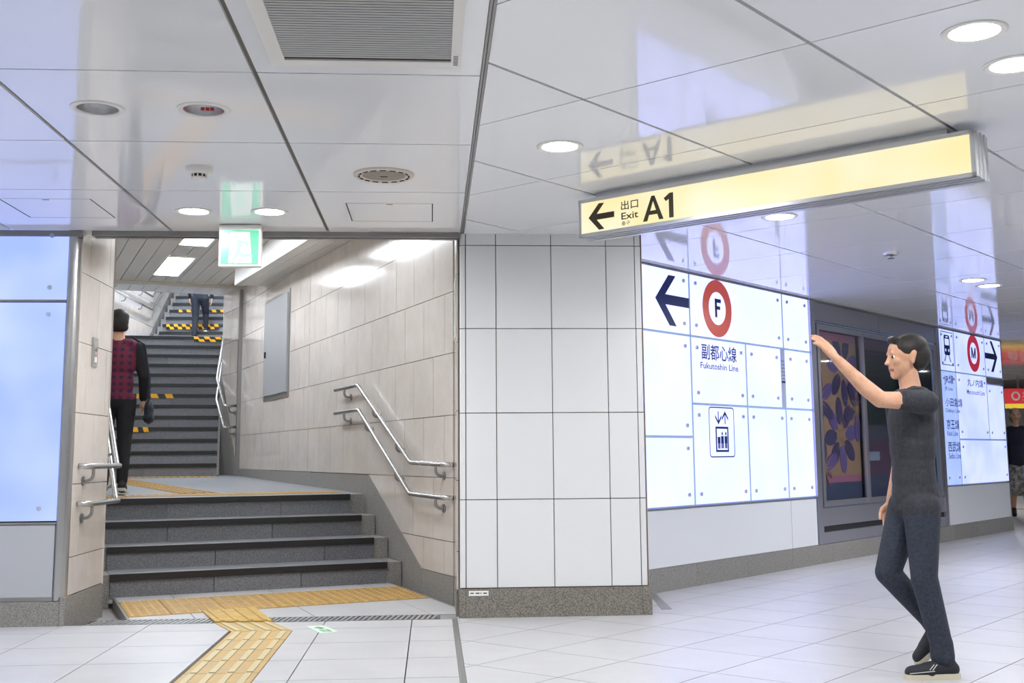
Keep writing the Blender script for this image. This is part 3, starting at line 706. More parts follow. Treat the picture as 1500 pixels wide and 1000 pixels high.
def lpanel_q(par, r0, r1, z0, z1, bolts=True, m='panelw', bl_=(.1, .1, .095)):
    o = MB().plate(rectp(r0+.011, r1-.011, z0+.008, z1-.008), 0, .02).obj('light_panel', M[m], par, MQP)
    if bolts:
        for r in (r0+.1, r1-.1):
            for z in (z0+.095, z1-.095): place('bolt', BD, o, MQP @ Matrix.Translation((r, 0, z)))
    return o
def joints(par, vs_, hs_):
    for r, z0, z1 in vs_: MB().plate(rectp(r-.0105, r+.0105, z0, z1), -.0012, .004).obj('joint_strip', M['panelframe'], par, MQP)
    for z, r0, r1 in hs_: MB().plate(rectp(r0, r1, z-.008, z+.008), -.0010, .004).obj('joint_strip', M['panelframe'], par, MQP)
def QT(body, par, r0, r1, z0, z1, bold=.0, m='navy', name='lettering'): return text(body, name, QF @ Matrix.Translation((r0, z0, .0015)), M[m], par, r1-r0, z1-z0, bold)
def QP(par, polys, name, m='navy', d=.0022):
    mb = MB()
    for p in polys: mb.plate(p, -d, -.0006)
    return mb.obj(name, M[m], par, MQP)
def ringpoly(r, z, a, b, n=48): return [(r+a*math.cos(2*math.pi*k/n), z+b*math.sin(2*math.pi*k/n)) for k in range(n)]
A = thing('backlit_panel_wall', 'white backlit sign panels with brown ring F, left arrow and elevator pictogram', 'light panel', RL(9.5, LW)+(.19,))
P = {}
joints(A, [(8.735, .672, 2.69), (9.727, .672, 2.14), (10.505, .672, 1.546), (10.505, 2.147, 2.69)], [(2.1435, 7.3, 11.1), (1.259, 7.3, 8.73), (1.549, 8.74, 11.1)])
P['arrow'] = lpanel_q(A, 7.3, 8.735, 2.147, 2.715); P['F'] = lpanel_q(A, 8.735, 10.505, 2.147, 2.715); lpanel_q(A, 10.505, 11.10, 2.147, 2.715)
lpanel_q(A, 7.3, 8.735, 1.262, 2.14); P['fuku'] = lpanel_q(A, 8.735, 9.727, 1.552, 2.14); lpanel_q(A, 9.727, 10.44, 1.552, 2.14); lpanel_q(A, 10.535, 11.10, 1.552, 2.14)
lpanel_q(A, 7.3, 8.735, .672, 1.256); P['lift'] = lpanel_q(A, 8.735, 9.727, .672, 1.546); lpanel_q(A, 9.727, 10.505, .672, 1.546); lpanel_q(A, 10.505, 11.10, .672, 1.546)
MB().plate(rectp(10.445, 10.53, 1.555, 2.135), .004, .02).obj('narrow_insert', mat('grey_insert', srgb(170, 182, 206), .3), A, MQP)
mb = MB()
for k in range(6): mb.plate(rectp(10.455, 10.52, 1.84+.035*k, 1.845+.035*k), .002, .004)
mb.plate(rectp(10.45, 10.525, 1.80, 1.82), .001, .004); mb.obj('insert_print', M['navy'], A, MQP)
MB().plate(rectp(7.3, 10.527, .192, .652), 0, .02).obj('lower_panel', M['lowpanel'], A, MQP)
MB().plate(rectp(10.537, 11.095, .192, .652), 0, .02).obj('lower_panel', M['lowpanel'], A, MQP)
MB().plate(rectp(7.3, 11.10, .655, .668), -.006, .02).plate(rectp(7.3, 11.10, 2.69, HC), -.010, -.002).plate(rectp(7.3, 11.10, .184, .192), -.004, .02).obj('steel_channel', M['steel_dark'], A, MQP)
QP(P['arrow'], [[(8.183, 2.427), (8.399, 2.645), (8.512, 2.645), (8.340, 2.472), (8.728, 2.472), (8.728, 2.384), (8.340, 2.384), (8.512, 2.206), (8.399, 2.206)]], 'left_arrow')
def ring(par, r, z, R0, R1, m):
    mb = MB(); n = 56
    vs = []
    for rad in (R0, R1):
        vs += [(r+rad*math.cos(2*math.pi*k/n), -.002, z+rad*math.sin(2*math.pi*k/n)) for k in range(n)]
    mb.add(vs, [(k, n+k, n+(k+1) % n, (k+1) % n) for k in range(n)]); mb.obj('line_ring', M[m], par, MQP)
ring(P['F'], 9.219, 2.427, .263, .152, 'ringF')
QP(P['F'], [rectp(9.178, 9.215, 2.345, 2.517), rectp(9.178, 9.288, 2.482, 2.517), rectp(9.178, 9.272, 2.418, 2.45)], 'line_letter')
QT('副都心線', P['fuku'], 8.915, 9.545, 1.948, 2.09, .012); QT('Fukutoshin Line', P['fuku'], 8.892, 9.570, 1.866, 1.922, .008)
def rrect(x0, x1, z0, z1, r, n=5):
    out = []
    for cx, cz, a0 in ((x1-r, z1-r, 0), (x0+r, z1-r, 90), (x0+r, z0+r, 180), (x1-r, z0+r, 270)):
        out += [(cx+r*math.cos(R(a0+90*k/n)), cz+r*math.sin(R(a0+90*k/n))) for k in range(n+1)]
    return out
def outline(par, outer, inner, name, m='navy'):
    n = len(outer); vs = [(x, -.002, z) for x, z in outer]+[(x, -.002, z) for x, z in inner]
    MB().add(vs, [(k, n+k, n+(k+1) % n, (k+1) % n) for k in range(n)]).obj(name, M[m], par, MQP)
L = P['lift']
outline(L, rrect(9.006, 9.457, 1.080, 1.530, .035), rrect(9.016, 9.447, 1.090, 1.520, .027), 'pictogram_border')
outline(L, rectp(9.116, 9.346, 1.128, 1.354), rectp(9.138, 9.325, 1.146, 1.335), 'lift_car')
def man(r, top, h, w):
    return [ringpoly(r, top-.018, .011, .016, 12)] + [rectp(r-w/2, r+w/2, top-.105, top-.04), rectp(r-w*.42, r-.003, top-h, top-.10), rectp(r+.003, r+w*.42, top-h, top-.10)]
QP(L, man(9.235, 1.310, .150, .046)+man(9.298, 1.310, .150, .046)+[rectp(9.152, 9.198, 1.205, 1.262), rectp(9.157, 9.172, 1.158, 1.21), rectp(9.178, 9.193, 1.158, 1.21)], 'passenger_figures')
for r, s in ((9.174, -1), (9.293, 1)):
    z = lambda v: 1.434+s*v
    QP(L, [[(r-.006, z(-.056)), (r+.006, z(-.056)), (r+.006, z(.04)), (r-.006, z(.04))], [(r, z(.06)), (r+.055, z(.0)), (r+.055, z(-.022)), (r, z(.036))], [(r, z(.06)), (r-.055, z(.0)), (r-.055, z(-.022)), (r, z(.036))]], 'lift_arrow')
# right-hand section
B = thing('backlit_panel_wall', 'pale blue backlit sign panels with red ring M, train pictogram and line names', 'light panel', RL(16.1, LW)+(.19,))
joints(B, [(15.42, .685, 2.69), (16.64, 1.275, 2.69)], [(2.1515, 14.85, 17.37), (1.2715, 15.43, 17.37)])
P['train'] = lpanel_q(B, 14.85, 15.42, 2.155, 2.715, m='panelm'); P['M'] = lpanel_q(B, 15.42, 16.64, 2.155, 2.715, m='panelm'); P['ra'] = lpanel_q(B, 16.64, 17.37, 2.155, 2.715, m='panelm')
P['jr'] = lpanel_q(B, 14.85, 15.42, .685, 2.148, m='panelj'); P['maru'] = lpanel_q(B, 15.42, 16.64, 1.275, 2.148, m='panelm'); lpanel_q(B, 16.64, 17.37, 1.275, 2.045, m='panelm'); lpanel_q(B, 15.42, 17.37, .685, 1.268, m='panelm')
MB().plate(rectp(16.65, 17.36, 2.052, 2.147), .004, .02).obj('grey_insert', M['case'], B, MQP)
MB().plate(rectp(14.85, 17.365, .192, .670), 0, .02).obj('lower_panel', M['lowpanel'], B, MQP)
MB().plate(rectp(14.85, 17.37, .672, .683), -.006, .02).plate(rectp(14.85, 17.37, 2.69, HC), -.010, -.002).plate(rectp(14.85, 17.37, .184, .192), -.004, .02).obj('steel_channel', M['steel_dark'], B, MQP)
ring(P['M'], 16.175, 2.447, .256, .148, 'ringM')
zt, zb, ra, rb = 2.527, 2.378, 16.09, 16.265
QP(P['M'], [rectp(ra, ra+.034, zb, zt), rectp(rb-.034, rb, zb, zt), [(ra, zt), (ra+.036, zt), (ra+.105, zb), (ra+.070, zb)], [(rb, zt), (rb-.036, zt), (rb-.105, zb), (rb-.070, zb)]], 'line_letter')
QP(P['ra'], [[(17.19, 2.448), (16.985, 2.669), (16.893, 2.669), (17.055, 2.49), (16.655, 2.49), (16.655, 2.408), (17.055, 2.408), (16.88, 2.229), (16.985, 2.229)]], 'right_arrow')
T_ = P['train']
outline(T_, rrect(14.925, 15.385, 2.228, 2.667, .012), rrect(14.935, 15.375, 2.238, 2.657, .006), 'pictogram_border')
QP(T_, [rrect(15.045, 15.255, 2.36, 2.625, .035)], 'train_body')
QP(T_, [rrect(15.075, 15.225, 2.49, 2.575, .012), rrect(15.11, 15.19, 2.592, 2.608, .004), ringpoly(15.095, 2.425, .02, .02, 14), ringpoly(15.205, 2.425, .02, .02, 14)], 'train_window', 'panelm', .003)
QP(T_, [[(15.09, 2.36), (15.11, 2.36), (15.05, 2.275), (15.022, 2.275)], [(15.19, 2.36), (15.21, 2.36), (15.278, 2.275), (15.25, 2.275)]], 'train_track')
J = P['jr']
for body, r0, r1, z0, z1, bo in (('JR線', 14.975, 15.312, 1.968, 2.105, .01), ('JR Line', 14.977, 15.267, 1.885, 1.947, .006), ('小田急線', 14.972, 15.600, 1.693, 1.806, .01), ('Odakyu Line', 14.962, 15.495, 1.60, 1.668, .006),
                                 ('京王線', 14.967, 15.427, 1.398, 1.527, .01), ('Keio Line', 14.972, 15.362, 1.314, 1.38, .006), ('西武線', 14.976, 15.437, 1.108, 1.242, .01), ('Seibu Line', 14.981, 15.422, 1.022, 1.096, .006)):
    QT(body, J, r0, r1, z0, z1, bo)
QT('丸ノ内線', P['maru'], 15.851, 16.487, 1.985, 2.092, .01); QT('Marunouchi Line', P['maru'], 15.812, 16.533, 1.878, 1.941, .006)

# advertising case
ad = thing('advertising_case', 'steel framed advertising case with three poster windows in the sign wall', 'poster case', RL(12.95, LW)+(.19,))
def qbox(name, r0, r1, z0, z1, y0, y1, m, par=ad): return MB().plate(rectp(r0, r1, z0, z1), y0, y1).obj(name, M[m], par, MQP)
qbox('side_post', 11.115, 11.225, .19, HC-.02, -.012, .03, 'case'); qbox('side_post', 14.745, 14.845, .19, HC-.02, -.012, .03, 'case')
qbox('header_panel', 11.23, 12.925, 2.49, HC-.025, 0, .03, 'case'); qbox('header_panel', 12.935, 14.74, 2.49, HC-.025, 0, .03, 'case')
qbox('header_channel', 11.12, 14.84, HC-.022, HC, -.01, .03, 'steel_dark')
qbox('lower_cover', 11.23, 14.74, .366, .55, 0, .03, 'case'); qbox('lower_cover', 11.23, 14.74, .19, .304, 0, .03, 'case'); qbox('ventilation_slot', 11.23, 14.74, .304, .366, .02, .03, 'casedark')
qbox('recess_back', 11.23, 14.74, .55, 2.49, .075, .09, 'casedark')
fz0, fz1 = .562, 2.462
qbox('frame_rail', 11.245, 14.71, fz1-.06, fz1, -.012, .02, 'case'); qbox('frame_rail', 11.245, 14.71, fz0, fz0+.06, -.012, .02, 'case')
for a, b in ((11.245, 11.305), (12.385, 12.445), (13.545, 13.605), (14.65, 14.71)): qbox('frame_stile', a, b, fz0, fz1, -.016, .02, 'case')
glass = mat('case_glass', (1, 1, 1, 1), .02)
nt = glass.node_tree; nt.nodes.remove(nt.nodes['Principled BSDF']); out = nt.nodes['Material Output']
tb = nt.nodes.new('ShaderNodeBsdfTransparent'); gb_ = nt.nodes.new('ShaderNodeBsdfGlossy'); gb_.inputs['Roughness'].default_value = .03
lw_ = nt.nodes.new('ShaderNodeLayerWeight'); lw_.inputs['Blend'].default_value = .5; pw_ = nt.nodes.new('ShaderNodeMath'); pw_.operation = 'POWER'; pw_.inputs[1].default_value = 4
nt.links.new(lw_.outputs['Facing'], pw_.inputs[0]); fr = nt.nodes.new('ShaderNodeMapRange'); fr.inputs['To Min'].default_value = .05; fr.inputs['To Max'].default_value = .9; nt.links.new(pw_.outputs[0], fr.inputs['Value'])
mx = nt.nodes.new('ShaderNodeMixShader')
tb.inputs['Color'].default_value = (.86, .88, .92, 1)
nt.links.new(fr.outputs[0], mx.inputs[0]); nt.links.new(tb.outputs[0], mx.inputs[1]); nt.links.new(gb_.outputs[0], mx.inputs[2]); nt.links.new(mx.outputs[0], out.inputs[0])
PM = [mat('poster_'+n, srgb(*c), .55) for n, c in (('pink', (186, 116, 138)), ('ochre', (184, 148, 112)), ('plum', (84, 74, 108)), ('slate', (84, 92, 116)), ('dark', (58, 56, 62)), ('mauve', (112, 84, 100)), ('pale', (168, 180, 190)), ('green', (54, 66, 60)), ('grey', (96, 96, 104)), ('plumlight', (120, 100, 150)))]
yb = .062
def art(par, items):
    mb = MB()
    for k, (poly, mi) in enumerate(items): mb.plate(poly, yb-.0006*(k+1), yb-.0006*k, mi)
    return mb
# poster 1: plum coloured petals radiating on an ochre ground with a pink border
it = [(rectp(11.30, 12.39, .62, 2.40), 0), (rectp(11.30, 12.39, .62, .80), 3), (rectp(11.34, 12.39, .87, 2.32), 1)]
pet = []
def petals(r, z, L, n, a0, wd=.085):
    for k in range(n):
        a = a0+2*math.pi*k/n
        cx, cz = r+L*math.cos(a), z+L*math.sin(a)
        p = [(cx+.15*math.cos(t)*math.cos(a)-wd*math.sin(t)*math.sin(a), cz+.15*math.cos(t)*math.sin(a)+wd*math.sin(t)*math.cos(a)) for t in [2*math.pi*j/14 for j in range(14)]]
        p = clip(p, (1, 0, -11.345), (-1, 0, 12.385), (0, 1, -.88), (0, -1, 2.315))
        if p: pet.append((p, 2 if k % 3 else 9))
    for k in range(10):
        a = a0+.3+2*math.pi*k/10
        p = clip([(r+.012*math.sin(a), z-.012*math.cos(a)), (r+.19*math.cos(a), z+.19*math.sin(a)), (r-.012*math.sin(a), z+.012*math.cos(a))], (1, 0, -11.345), (-1, 0, 12.385))
        if p: pet.append((p, 1))
petals(12.02, 2.02, .26, 7, .3); petals(11.90, 1.30, .26, 8, .1); petals(11.40, 1.66, .2, 6, .5, .07); petals(12.33, 1.58, .2, 5, .9, .07); petals(11.45, .95, .18, 5, .4, .07)
po1 = MB()
mb = MB()
for k, (p, mi) in enumerate(it+pet): mb.plate(p, yb-.0002*(k+1), yb, mi)
mb.obj('poster', PM, ad, MQP)
it = [(rectp(12.44, 13.55, .62, 2.40), 4), (rectp(12.44, 13.55, 2.28, 2.40), 5), (rectp(12.44, 13.55, 1.42, 2.2), 7), (rectp(12.44, 13.55, 1.25, 1.42), 8), (rectp(12.44, 13.55, .86, 1.25), 5), (rectp(12.44, 13.55, .62, .86), 3), (rectp(12.56, 12.92, 1.02, 1.12), 6), (rectp(12.8, 13.06, .70, .79), 8),
      ([(12.9+.25*math.cos(t), 1.85+.14*math.sin(t)) for t in [2*math.pi*j/18 for j in range(18)]], 4)]
mb = MB()
for k, (p, mi) in enumerate(it): mb.plate(p, yb-.0002*(k+1), yb, mi)
mb.obj('poster', PM, ad, MQP)
it = [(rectp(13.60, 14.66, .62, 2.40), 8), (rectp(13.60, 14.66, 2.25, 2.40), 5), (rectp(13.60, 14.66, 1.3, 2.1), 4), (rectp(13.60, 14.66, .62, .95), 3), (rectp(13.78, 14.3, 1.05, 1.16), 6)]
mb = MB()
for k, (p, mi) in enumerate(it): mb.plate(p, yb-.0002*(k+1), yb, mi)
mb.obj('poster', PM, ad, MQP)
for a, b in ((11.305, 12.385), (12.445, 13.545), (13.605, 14.65)): MB().plate(rectp(a, b, fz0+.06, fz1-.06), .002, .006).obj('glass_pane', glass, ad, MQP)

# ------------------------------------------------------------------ STAIRS
def flight(name, F, x0s, tread, h, z0, d0, d1, n, cuts, label, nose=.022, tape=None, block=True):
    """F: frame with x = up the flight, y = left of it; steps run from y = d0 (right) to d1 (left)."""
    o = thing(name, label, 'stairs', F @ Vector((x0s, (d0+d1)/2, z0)))
    for k in range(n):
        x = x0s+tread*k; zb = z0+h*k; zt = z0+h*(k+1)
        cs = [d0]+sorted(cuts[k % len(cuts)])+[d1]
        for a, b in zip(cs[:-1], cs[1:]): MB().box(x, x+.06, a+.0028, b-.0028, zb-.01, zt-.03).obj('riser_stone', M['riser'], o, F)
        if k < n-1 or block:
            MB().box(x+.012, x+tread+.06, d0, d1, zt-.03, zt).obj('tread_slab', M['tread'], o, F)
        MB().box(x-nose, x+.03, d0-.0, d1, zt-.052, zt+.002).obj('nosing', [M['black']], o, F)
        MB().box(x-nose+.004, x+.028, d0-.0, d1, zt-.006, zt+.003).obj('nosing_cap', M['steel_dark'], o, F)
    return o
lo = flight('stair_flight', MS, 1.235, .40, .1825, .022, .15, 2.43, 4, [[.9, 1.62], [.6, 1.55], [.98, 1.9], [.82, 1.86]], 'lower flight of four dark granite steps with black nosings')
for k in range(4):                                    # stringer blocks beside the steps
    MB().box(1.235+.4*k+.015, 1.235+.4*k+.45, .012, .148, .022+.1825*k-.08, .022+.1825*(k+1)-.004).obj('stringer_block', M['granite'], lo, MS)
    MB().box(1.235+.4*k+.015, 1.235+.4*k+.45, 2.432, 2.512, .022+.1825*k-.08, .022+.1825*(k+1)-.004).obj('stringer_block', M['granite'], lo, MS)
# landing between the flights (rises a little)
def lz(x, y):
    s = (Vector((x, y, 0))-W0).dot(sd); return .752+.088*(s-2.43)/6.8
ld = struct(MB().prism([Sv(2.45, -.02), Sv(9.3, -.02), (-2.93, 17.75), (-3.2, 18.2), (-5.4, 17.9), Sv(9.0, 2.52), Sv(2.45, 2.52)], lambda x, y: lz(x, y)-.2, lambda x, y: lz(x, y)-.002).obj('floor_landing', M['landing']))
tl = thing('tactile_warning_strip', 'yellow studded tactile strip along the lower edge of the landing', 'tactile paving', SP(2.8, 1.2, .76))
def ltile(par, s0, s1, d0, d1):
    mb = MB().prism([Sv(s0+g, d0+g), Sv(s1-g, d0+g), Sv(s1-g, d1-g), Sv(s0+g, d1-g)], lambda x, y: lz(x, y)-.0015, lambda x, y: lz(x, y)+.002)
    studs(mb, s0, s1, d0, d1, lz, .002, 5); mb.obj('warning_tile', [M['yellow'], M['stud']], par)
for k in range(6): ltile(tl, 2.78, 3.18, .13+.385*k, .13+.385*(k+1))
tl2 = thing('tactile_guide_path', 'yellow ribbed tactile path running diagonally over the landing', 'tactile paving', SP(5, 1.7, .79))
n = 9; p0 = Vector(Sv(3.32, 1.45)); p1 = Vector((-4.5, 16.6))
dv = (p1-p0); nv = Vector((-dv.y, dv.x)).normalized()*.19
for k in range(16):
    a = p0+dv*(k/16); b = p0+dv*((k+.97)/16)
    mb = MB().prism([tuple(a-nv), tuple(b-nv), tuple(b+nv), tuple(a+nv)], lambda x, y: lz(x, y)-.01, lambda x, y: lz(x, y)+.002)
    for q in (-.75, -.25, .25, .75):
        mb.prism([tuple(a+nv*(q-.1)), tuple(b+nv*(q-.1)), tuple(b+nv*(q+.1)), tuple(a+nv*(q+.1))], lambda x, y: lz(x, y)+.002, lambda x, y: lz(x, y)+.007)
    mb.obj('guide_tile', M['yellow'], tl2)
# second flight: frame F heads 9.8 degrees off the Y axis
AF = R(-9.8)
fd = Vector((math.sin(AF), math.cos(AF), 0)); fl_ = Vector((-math.cos(AF), math.sin(AF), 0)); F0 = Vector((-3.17, 17.55, 0)); MF = frame(F0, fd, fl_, ZU)
tl3 = thing('tactile_warning_strip', 'thin far yellow studded tactile strip at the foot of the second flight', 'tactile paving', F0+Vector((-.8, -.2, .84)))
for k in range(5):
    v = [MF @ Vector((a, b, 0)) for a, b in ((-.62, .02+.385*k), (-.05, .02+.385*k), (-.05, .40+.385*k), (-.62, .40+.385*k))]
    mb = MB().prism([(p.x, p.y) for p in v], lambda x, y: lz(x, y)-.01, lambda x, y: lz(x, y)+.003)
    for i in range(6):
        for j in range(4):
            p = v[0]+(v[1]-v[0])*((i+.5)/6)+(v[3]-v[0])*((j+.5)/4); z = lz(p.x, p.y)+.003
            mb.add([(p.x+r*math.cos(c*math.pi/3), p.y+r*math.sin(c*math.pi/3), z+h_) for r, h_ in ((.02, 0), (.014, .007)) for c in range(6)], [(c, (c+1) % 6, 6+(c+1) % 6, 6+c) for c in range(6)]+[tuple(range(6, 12))])
    mb.obj('warning_tile', M['yellow'], tl3)
md = flight('stair_flight', MF, 0, .28, .185, .84, 0.02, 2.2, 13, [[1.05], [.85, 2.0], [1.2], [1.4], [.75, 1.9], [1.3], [.8, 2.0], [1.55], [.95], [1.7], [.9], [1.35], [.7]], 'long middle flight of dark granite steps beyond the landing')
# granite string beside it and the far wall section with the corner
u_ = Vector((-2.93, 17.72, 0)); v_ = Vector((-3.36, 18.7, 0))
wd = (v_-u_).normalized(); wn = Vector((-wd.y, wd.x, 0))
MW = frame(u_, wd, wn, ZU)
fwll = struct(MB().box(0, 1.07, -.25, -.015, .6, 4.3).obj('wall_stair_end', M['grout'], None, MW))
for k in range(1, 7):
    for a, b in ((0, .52), (.52, 1.06)):
        p = clip(rectp(a+.003, b-.003, rows[k]+.003-.02, rows[k+1]-.023), (-1.3, 1, -1.02))
        if p: MB().plate(p, -.018, 0).obj('wall_tile', M['beige'], fwll, MW)
MB().plate([(0, .7), (1.06, .7), (1.06, 2.35), (.12, 1.14), (.0, 1.14)], -.02, .006).obj('skirting_stone', M['granite'], fwll, MW)
fw2 = struct(MB().prism([(-3.36, 18.7), (-3.1, 18.7), (-3.1, 26), (-3.57, 26), (-3.57, 23.4)], 1.0, 7.2).obj('wall_upper_right', M['beige']))
# upper landing and third flight (runs along Y)
top_z = .84+13*.185
ul = struct(MB().prism([(-6.4, 21.06), (-3.76, 21.0), (-3.6, 23.6), (-6.4, 23.6)], top_z-.25, top_z-.003).obj('floor_upper_landing', M['landing']))
M3 = frame(Vector((-3.6, 23.5, 0)), Vector((0, 1, 0)), Vector((-1, 0, 0)), ZU)
hi = flight('stair_flight', M3, 0, .28, .185, top_z+.04, .0, 1.95, 9, [[.9], [1.2], [.6], [1.0], [1.3], [.8], [1.1], [.7], [1.2]], 'highest flight of dark steps with checkered hazard tape')
for k in range(9): MB().box(.28*k+.02, .28*k+.36, 1.952, 2.06, top_z+.185*k-.2, top_z+.185*(k+1)-.003).obj('stringer_block', M['granite'], hi, M3)
# left wall of landing and third flight
ulw = struct(MB().box(-6.1, -5.695, 20.4, 27, 2.9, 7.2).obj('wall_upper_left', M['grout']))
for k in range(8):
    for n in range(13):
        z0 = 3.245+.495*k; ya = 20.4+.507*n+(.25 if k % 2 else 0)
        p = clip(rectp(ya+.003, ya+.504, z0+.003, z0+.492), (-.66, 1, .66*23.2-3.36))
        if p:
            mb = MB().plate(p, -.018, 0); mb.obj('wall_tile', M['beige'], ulw, frame((-5.69, 0, 0), (0, 1, 0), (-1, 0, 0), (0, 0, 1)))
MB().plate([(20.4, 3.2), (27, 3.2), (27, 5.86), (23.2, 3.36), (20.4, 3.36)], 0, .02).obj('skirting_stone', M['granite'], ulw, frame((-5.69, 0, 0), (0, 1, 0), (-1, 0, 0), (0, 0, 1)))
struct(MB().prism([Sv(9.3, 2.56), (-6.1, 20.35), (-6.3, 20.35), Sv(9.3, 2.9)], .6, 7.2).obj('wall_middle_left', M['beige']))
struct(MB().box(-6.4, -3.2, 26.1, 26.3, 3, 7.4).obj('wall_stair_back', M['beige']))
struct(MB().prism([(-2.6, 17.6), (-2.6, 26.3), (-6.6, 26.3), (-6.9, 18.0), (-6.0, 18.0)], 7.1, 7.3).obj('ceiling_upper', M['slat']))
struct(MB().prism([(-2.7, 18.28), (-2.7, 18.36), (-7, 18.36), (-7, 18.28)], 3.9, 7.2).obj('wall_over_stair', M['slat']))
# hazard tapes on the step edges
def tape(par, F, x, y0, y1, z, n, rows_=1, hh=.05):
    mb = MB(); L = (y1-y0)/n
    mb.box(x-.004, x-.001, y0, y1, z-hh*rows_, z, 1)
    for r_ in range(rows_):
        for k in range(n):
            if (k+r_) % 2: continue
            a = y0+L*k; b = a+L; za, zc = z-hh*(r_+1), z-hh*r_; sk_ = L*.3
            mb.plate([(max(a+sk_, y0), zc), (min(b+sk_, y1), zc), (min(b-sk_*.0, y1), za), (a, za)], -.001, .001, 0)
            for i in range(len(mb.v)-8, len(mb.v)): mb.v[i] = (x-.005+mb.v[i][1], mb.v[i][0], mb.v[i][2])
    return mb.obj('hazard_tape', [M['tape_y'], M['black']], par, F)
tape(md, MF, .28*3-.024, 1.05, 1.43, .84+.185*4+.001, 5, 1, .075)
tape(md, MF, .28*6-.024, .735, 1.317, .84+.185*7+.001, 5, 1, .07)
tape(md, MF, .28*12-.024, .02, .5, top_z+.001, 5, 2, .045)
for k, y0, y1 in ((2, .80, 1.87), (4, .78, 1.75), ): tape(hi, M3, .28*k-.024, y0, y1, top_z+.04+.185*(k+1)+.001, 11 if k == 4 else 13, 2 if k == 2 else 1, .055)

# ------------------------------------------------------------------ hall ceiling
ZH = 3.70
hc = struct(MB().box(-1.2, 10.2, -.02, 2.6, ZH+.02, ZH+.1).obj('ceiling_hall', M['ceildark'], None, MS))
for k in range(11):
    d0 = .40+.2*k; d1 = min(d0+.2, 2.56)
    MB().box(-.85, 9.02, d0+.004, d1-.004, ZH, ZH+.02).obj('ceiling_slat', M['slat'], hc, MS)
    MB().box(9.14, 10.1, d0+.004, d1-.004, ZH, ZH+.02).obj('ceiling_slat', M['slat'], hc, MS)
for k in range(2): MB().box(7.33, 10.1, .2*k+.004, .2*k+.196, ZH, ZH+.02).obj('ceiling_slat', M['slat'], hc, MS)
MB().box(9.02, 9.14, .0, 2.56, ZH-.05, ZH+.02).obj('cross_rib', M['slat'], hc, MS)
so = empty_struct('ceiling_soffit')
sz = lambda s: 3.29+.0235*s
for a, b, nm in ((-.85, 4.86, 0), (4.87, 7.3, 1)):
    for k, (d0, d1) in enumerate(((.0, .14), (.145, .285), (.29, .43))):
        mb = MB().add([(a, d0, sz(a)), (b, d0, sz(b)), (b, d1, sz(b)), (a, d1, sz(a)), (a, d0, ZH+.01), (b, d0, ZH+.01), (b, d1, ZH+.01), (a, d1, ZH+.01)], [(0, 3, 2, 1), (4, 5, 6, 7), (0, 1, 5, 4), (1, 2, 6, 5), (2, 3, 7, 6), (3, 0, 4, 7)])
        mb.obj('soffit_slat', M['slat'], so, MS)
for a, b in ((-.85, 2.2), (2.205, 5.3), (5.305, 7.305)):
    MB().add([(a, .432, sz(a)-.004), (b, .432, sz(b)-.004), (b, .442, sz(b)-.004), (a, .442, sz(a)-.004), (a, .432, ZH), (b, .432, ZH), (b, .442, ZH), (a, .442, ZH)], [(0, 3, 2, 1), (4, 5, 6, 7), (0, 1, 5, 4), (1, 2, 6, 5), (2, 3, 7, 6), (3, 0, 4, 7)]).obj('soffit_face', M['trofside'], so, MS)
def troffer(F, s0, s1, d0, d1, z, label, group, m='troffer'):
    t = thing('ceiling_troffer', label, 'ceiling light', F @ Vector(((s0+s1)/2, (d0+d1)/2, z)), group)
    mb = MB()
    for a in ((s0, s1, d0, d0+.02), (s0, s1, d1-.02, d1), (s0, s0+.02, d0+.02, d1-.02), (s1-.02, s1, d0+.02, d1-.02)): mb.box(*a, z-.012, z)
    mb.obj('frame', M['fixture'], t, F)
    MB().box(s0+.02, s1-.02, d0+.02, d1-.02, z-.008, z-.002).obj('diffuser', M[m], t, F)
troffer(MS, 6.65, 8.28, 1.06, 1.43, ZH, 'bright rectangular fluorescent panel over the landing, the lower one in view', 'stair hall light panels')
troffer(MS, 3.6, 5.74, 1.05, 1.42, ZH, 'bright rectangular fluorescent panel partly cut off by the stair opening header', 'stair hall light panels')
troffer(MS, .4, 2.0, 1.05, 1.42, ZH, 'bright rectangular fluorescent panel hidden behind the stair opening header', 'hidden stair hall light panels')
troffer(M3, -2.2, -.6, .8, 1.2, 7.1, 'unseen light panel added high above the upper landing', 'added upper stair light panels', 'upfill')  # both upper panels are unseen, added to light the upper steps
troffer(M3, -5.0, -3.4, .8, 1.2, 7.1, 'unseen light panel added high above the middle flight', 'added upper stair light panels', 'upfill')

# ------------------------------------------------------------------ HANDRAILS
def bracket(par, F, P, wall_d, drop=.09):
    """J-shaped bracket: from the rail centre down and over to the wall rose."""
    x, d, z = P; pts = [(x, d, z-.02), (x, d, z-drop*.55)]
    for k in range(1, 6):
        a = k*math.pi/10; pts.append((x, d-(d-wall_d)*.6*(1-math.cos(a)), z-drop*.55-drop*.45*math.sin(a)))
    pts.append((x, wall_d+.004, z-drop))
    mb = MB().tube([F @ Vector(p) for p in pts], .012, 10)
    mb.tube([F @ Vector((x, wall_d+.001, z-drop)), F @ Vector((x, wall_d+.009, z-drop))], .034, 16)
    mb.obj('bracket', M['steel_dark'], par, smooth=False)
def bend(pts, r=.05, n=4):
    P = [Vector(p) for p in pts]; out = [P[0]]
    for i in range(1, len(P)-1):
        a = (P[i-1]-P[i]).normalized(); b = (P[i+1]-P[i]).normalized(); A_ = P[i]+a*min(r, (P[i-1]-P[i]).length*.4); B_ = P[i]+b*min(r, (P[i+1]-P[i]).length*.4)
        for k in range(n+1):
            t = k/n; out.append(A_*(1-t)**2+P[i]*2*t*(1-t)+B_*t*t)
    out.append(P[-1]); return out
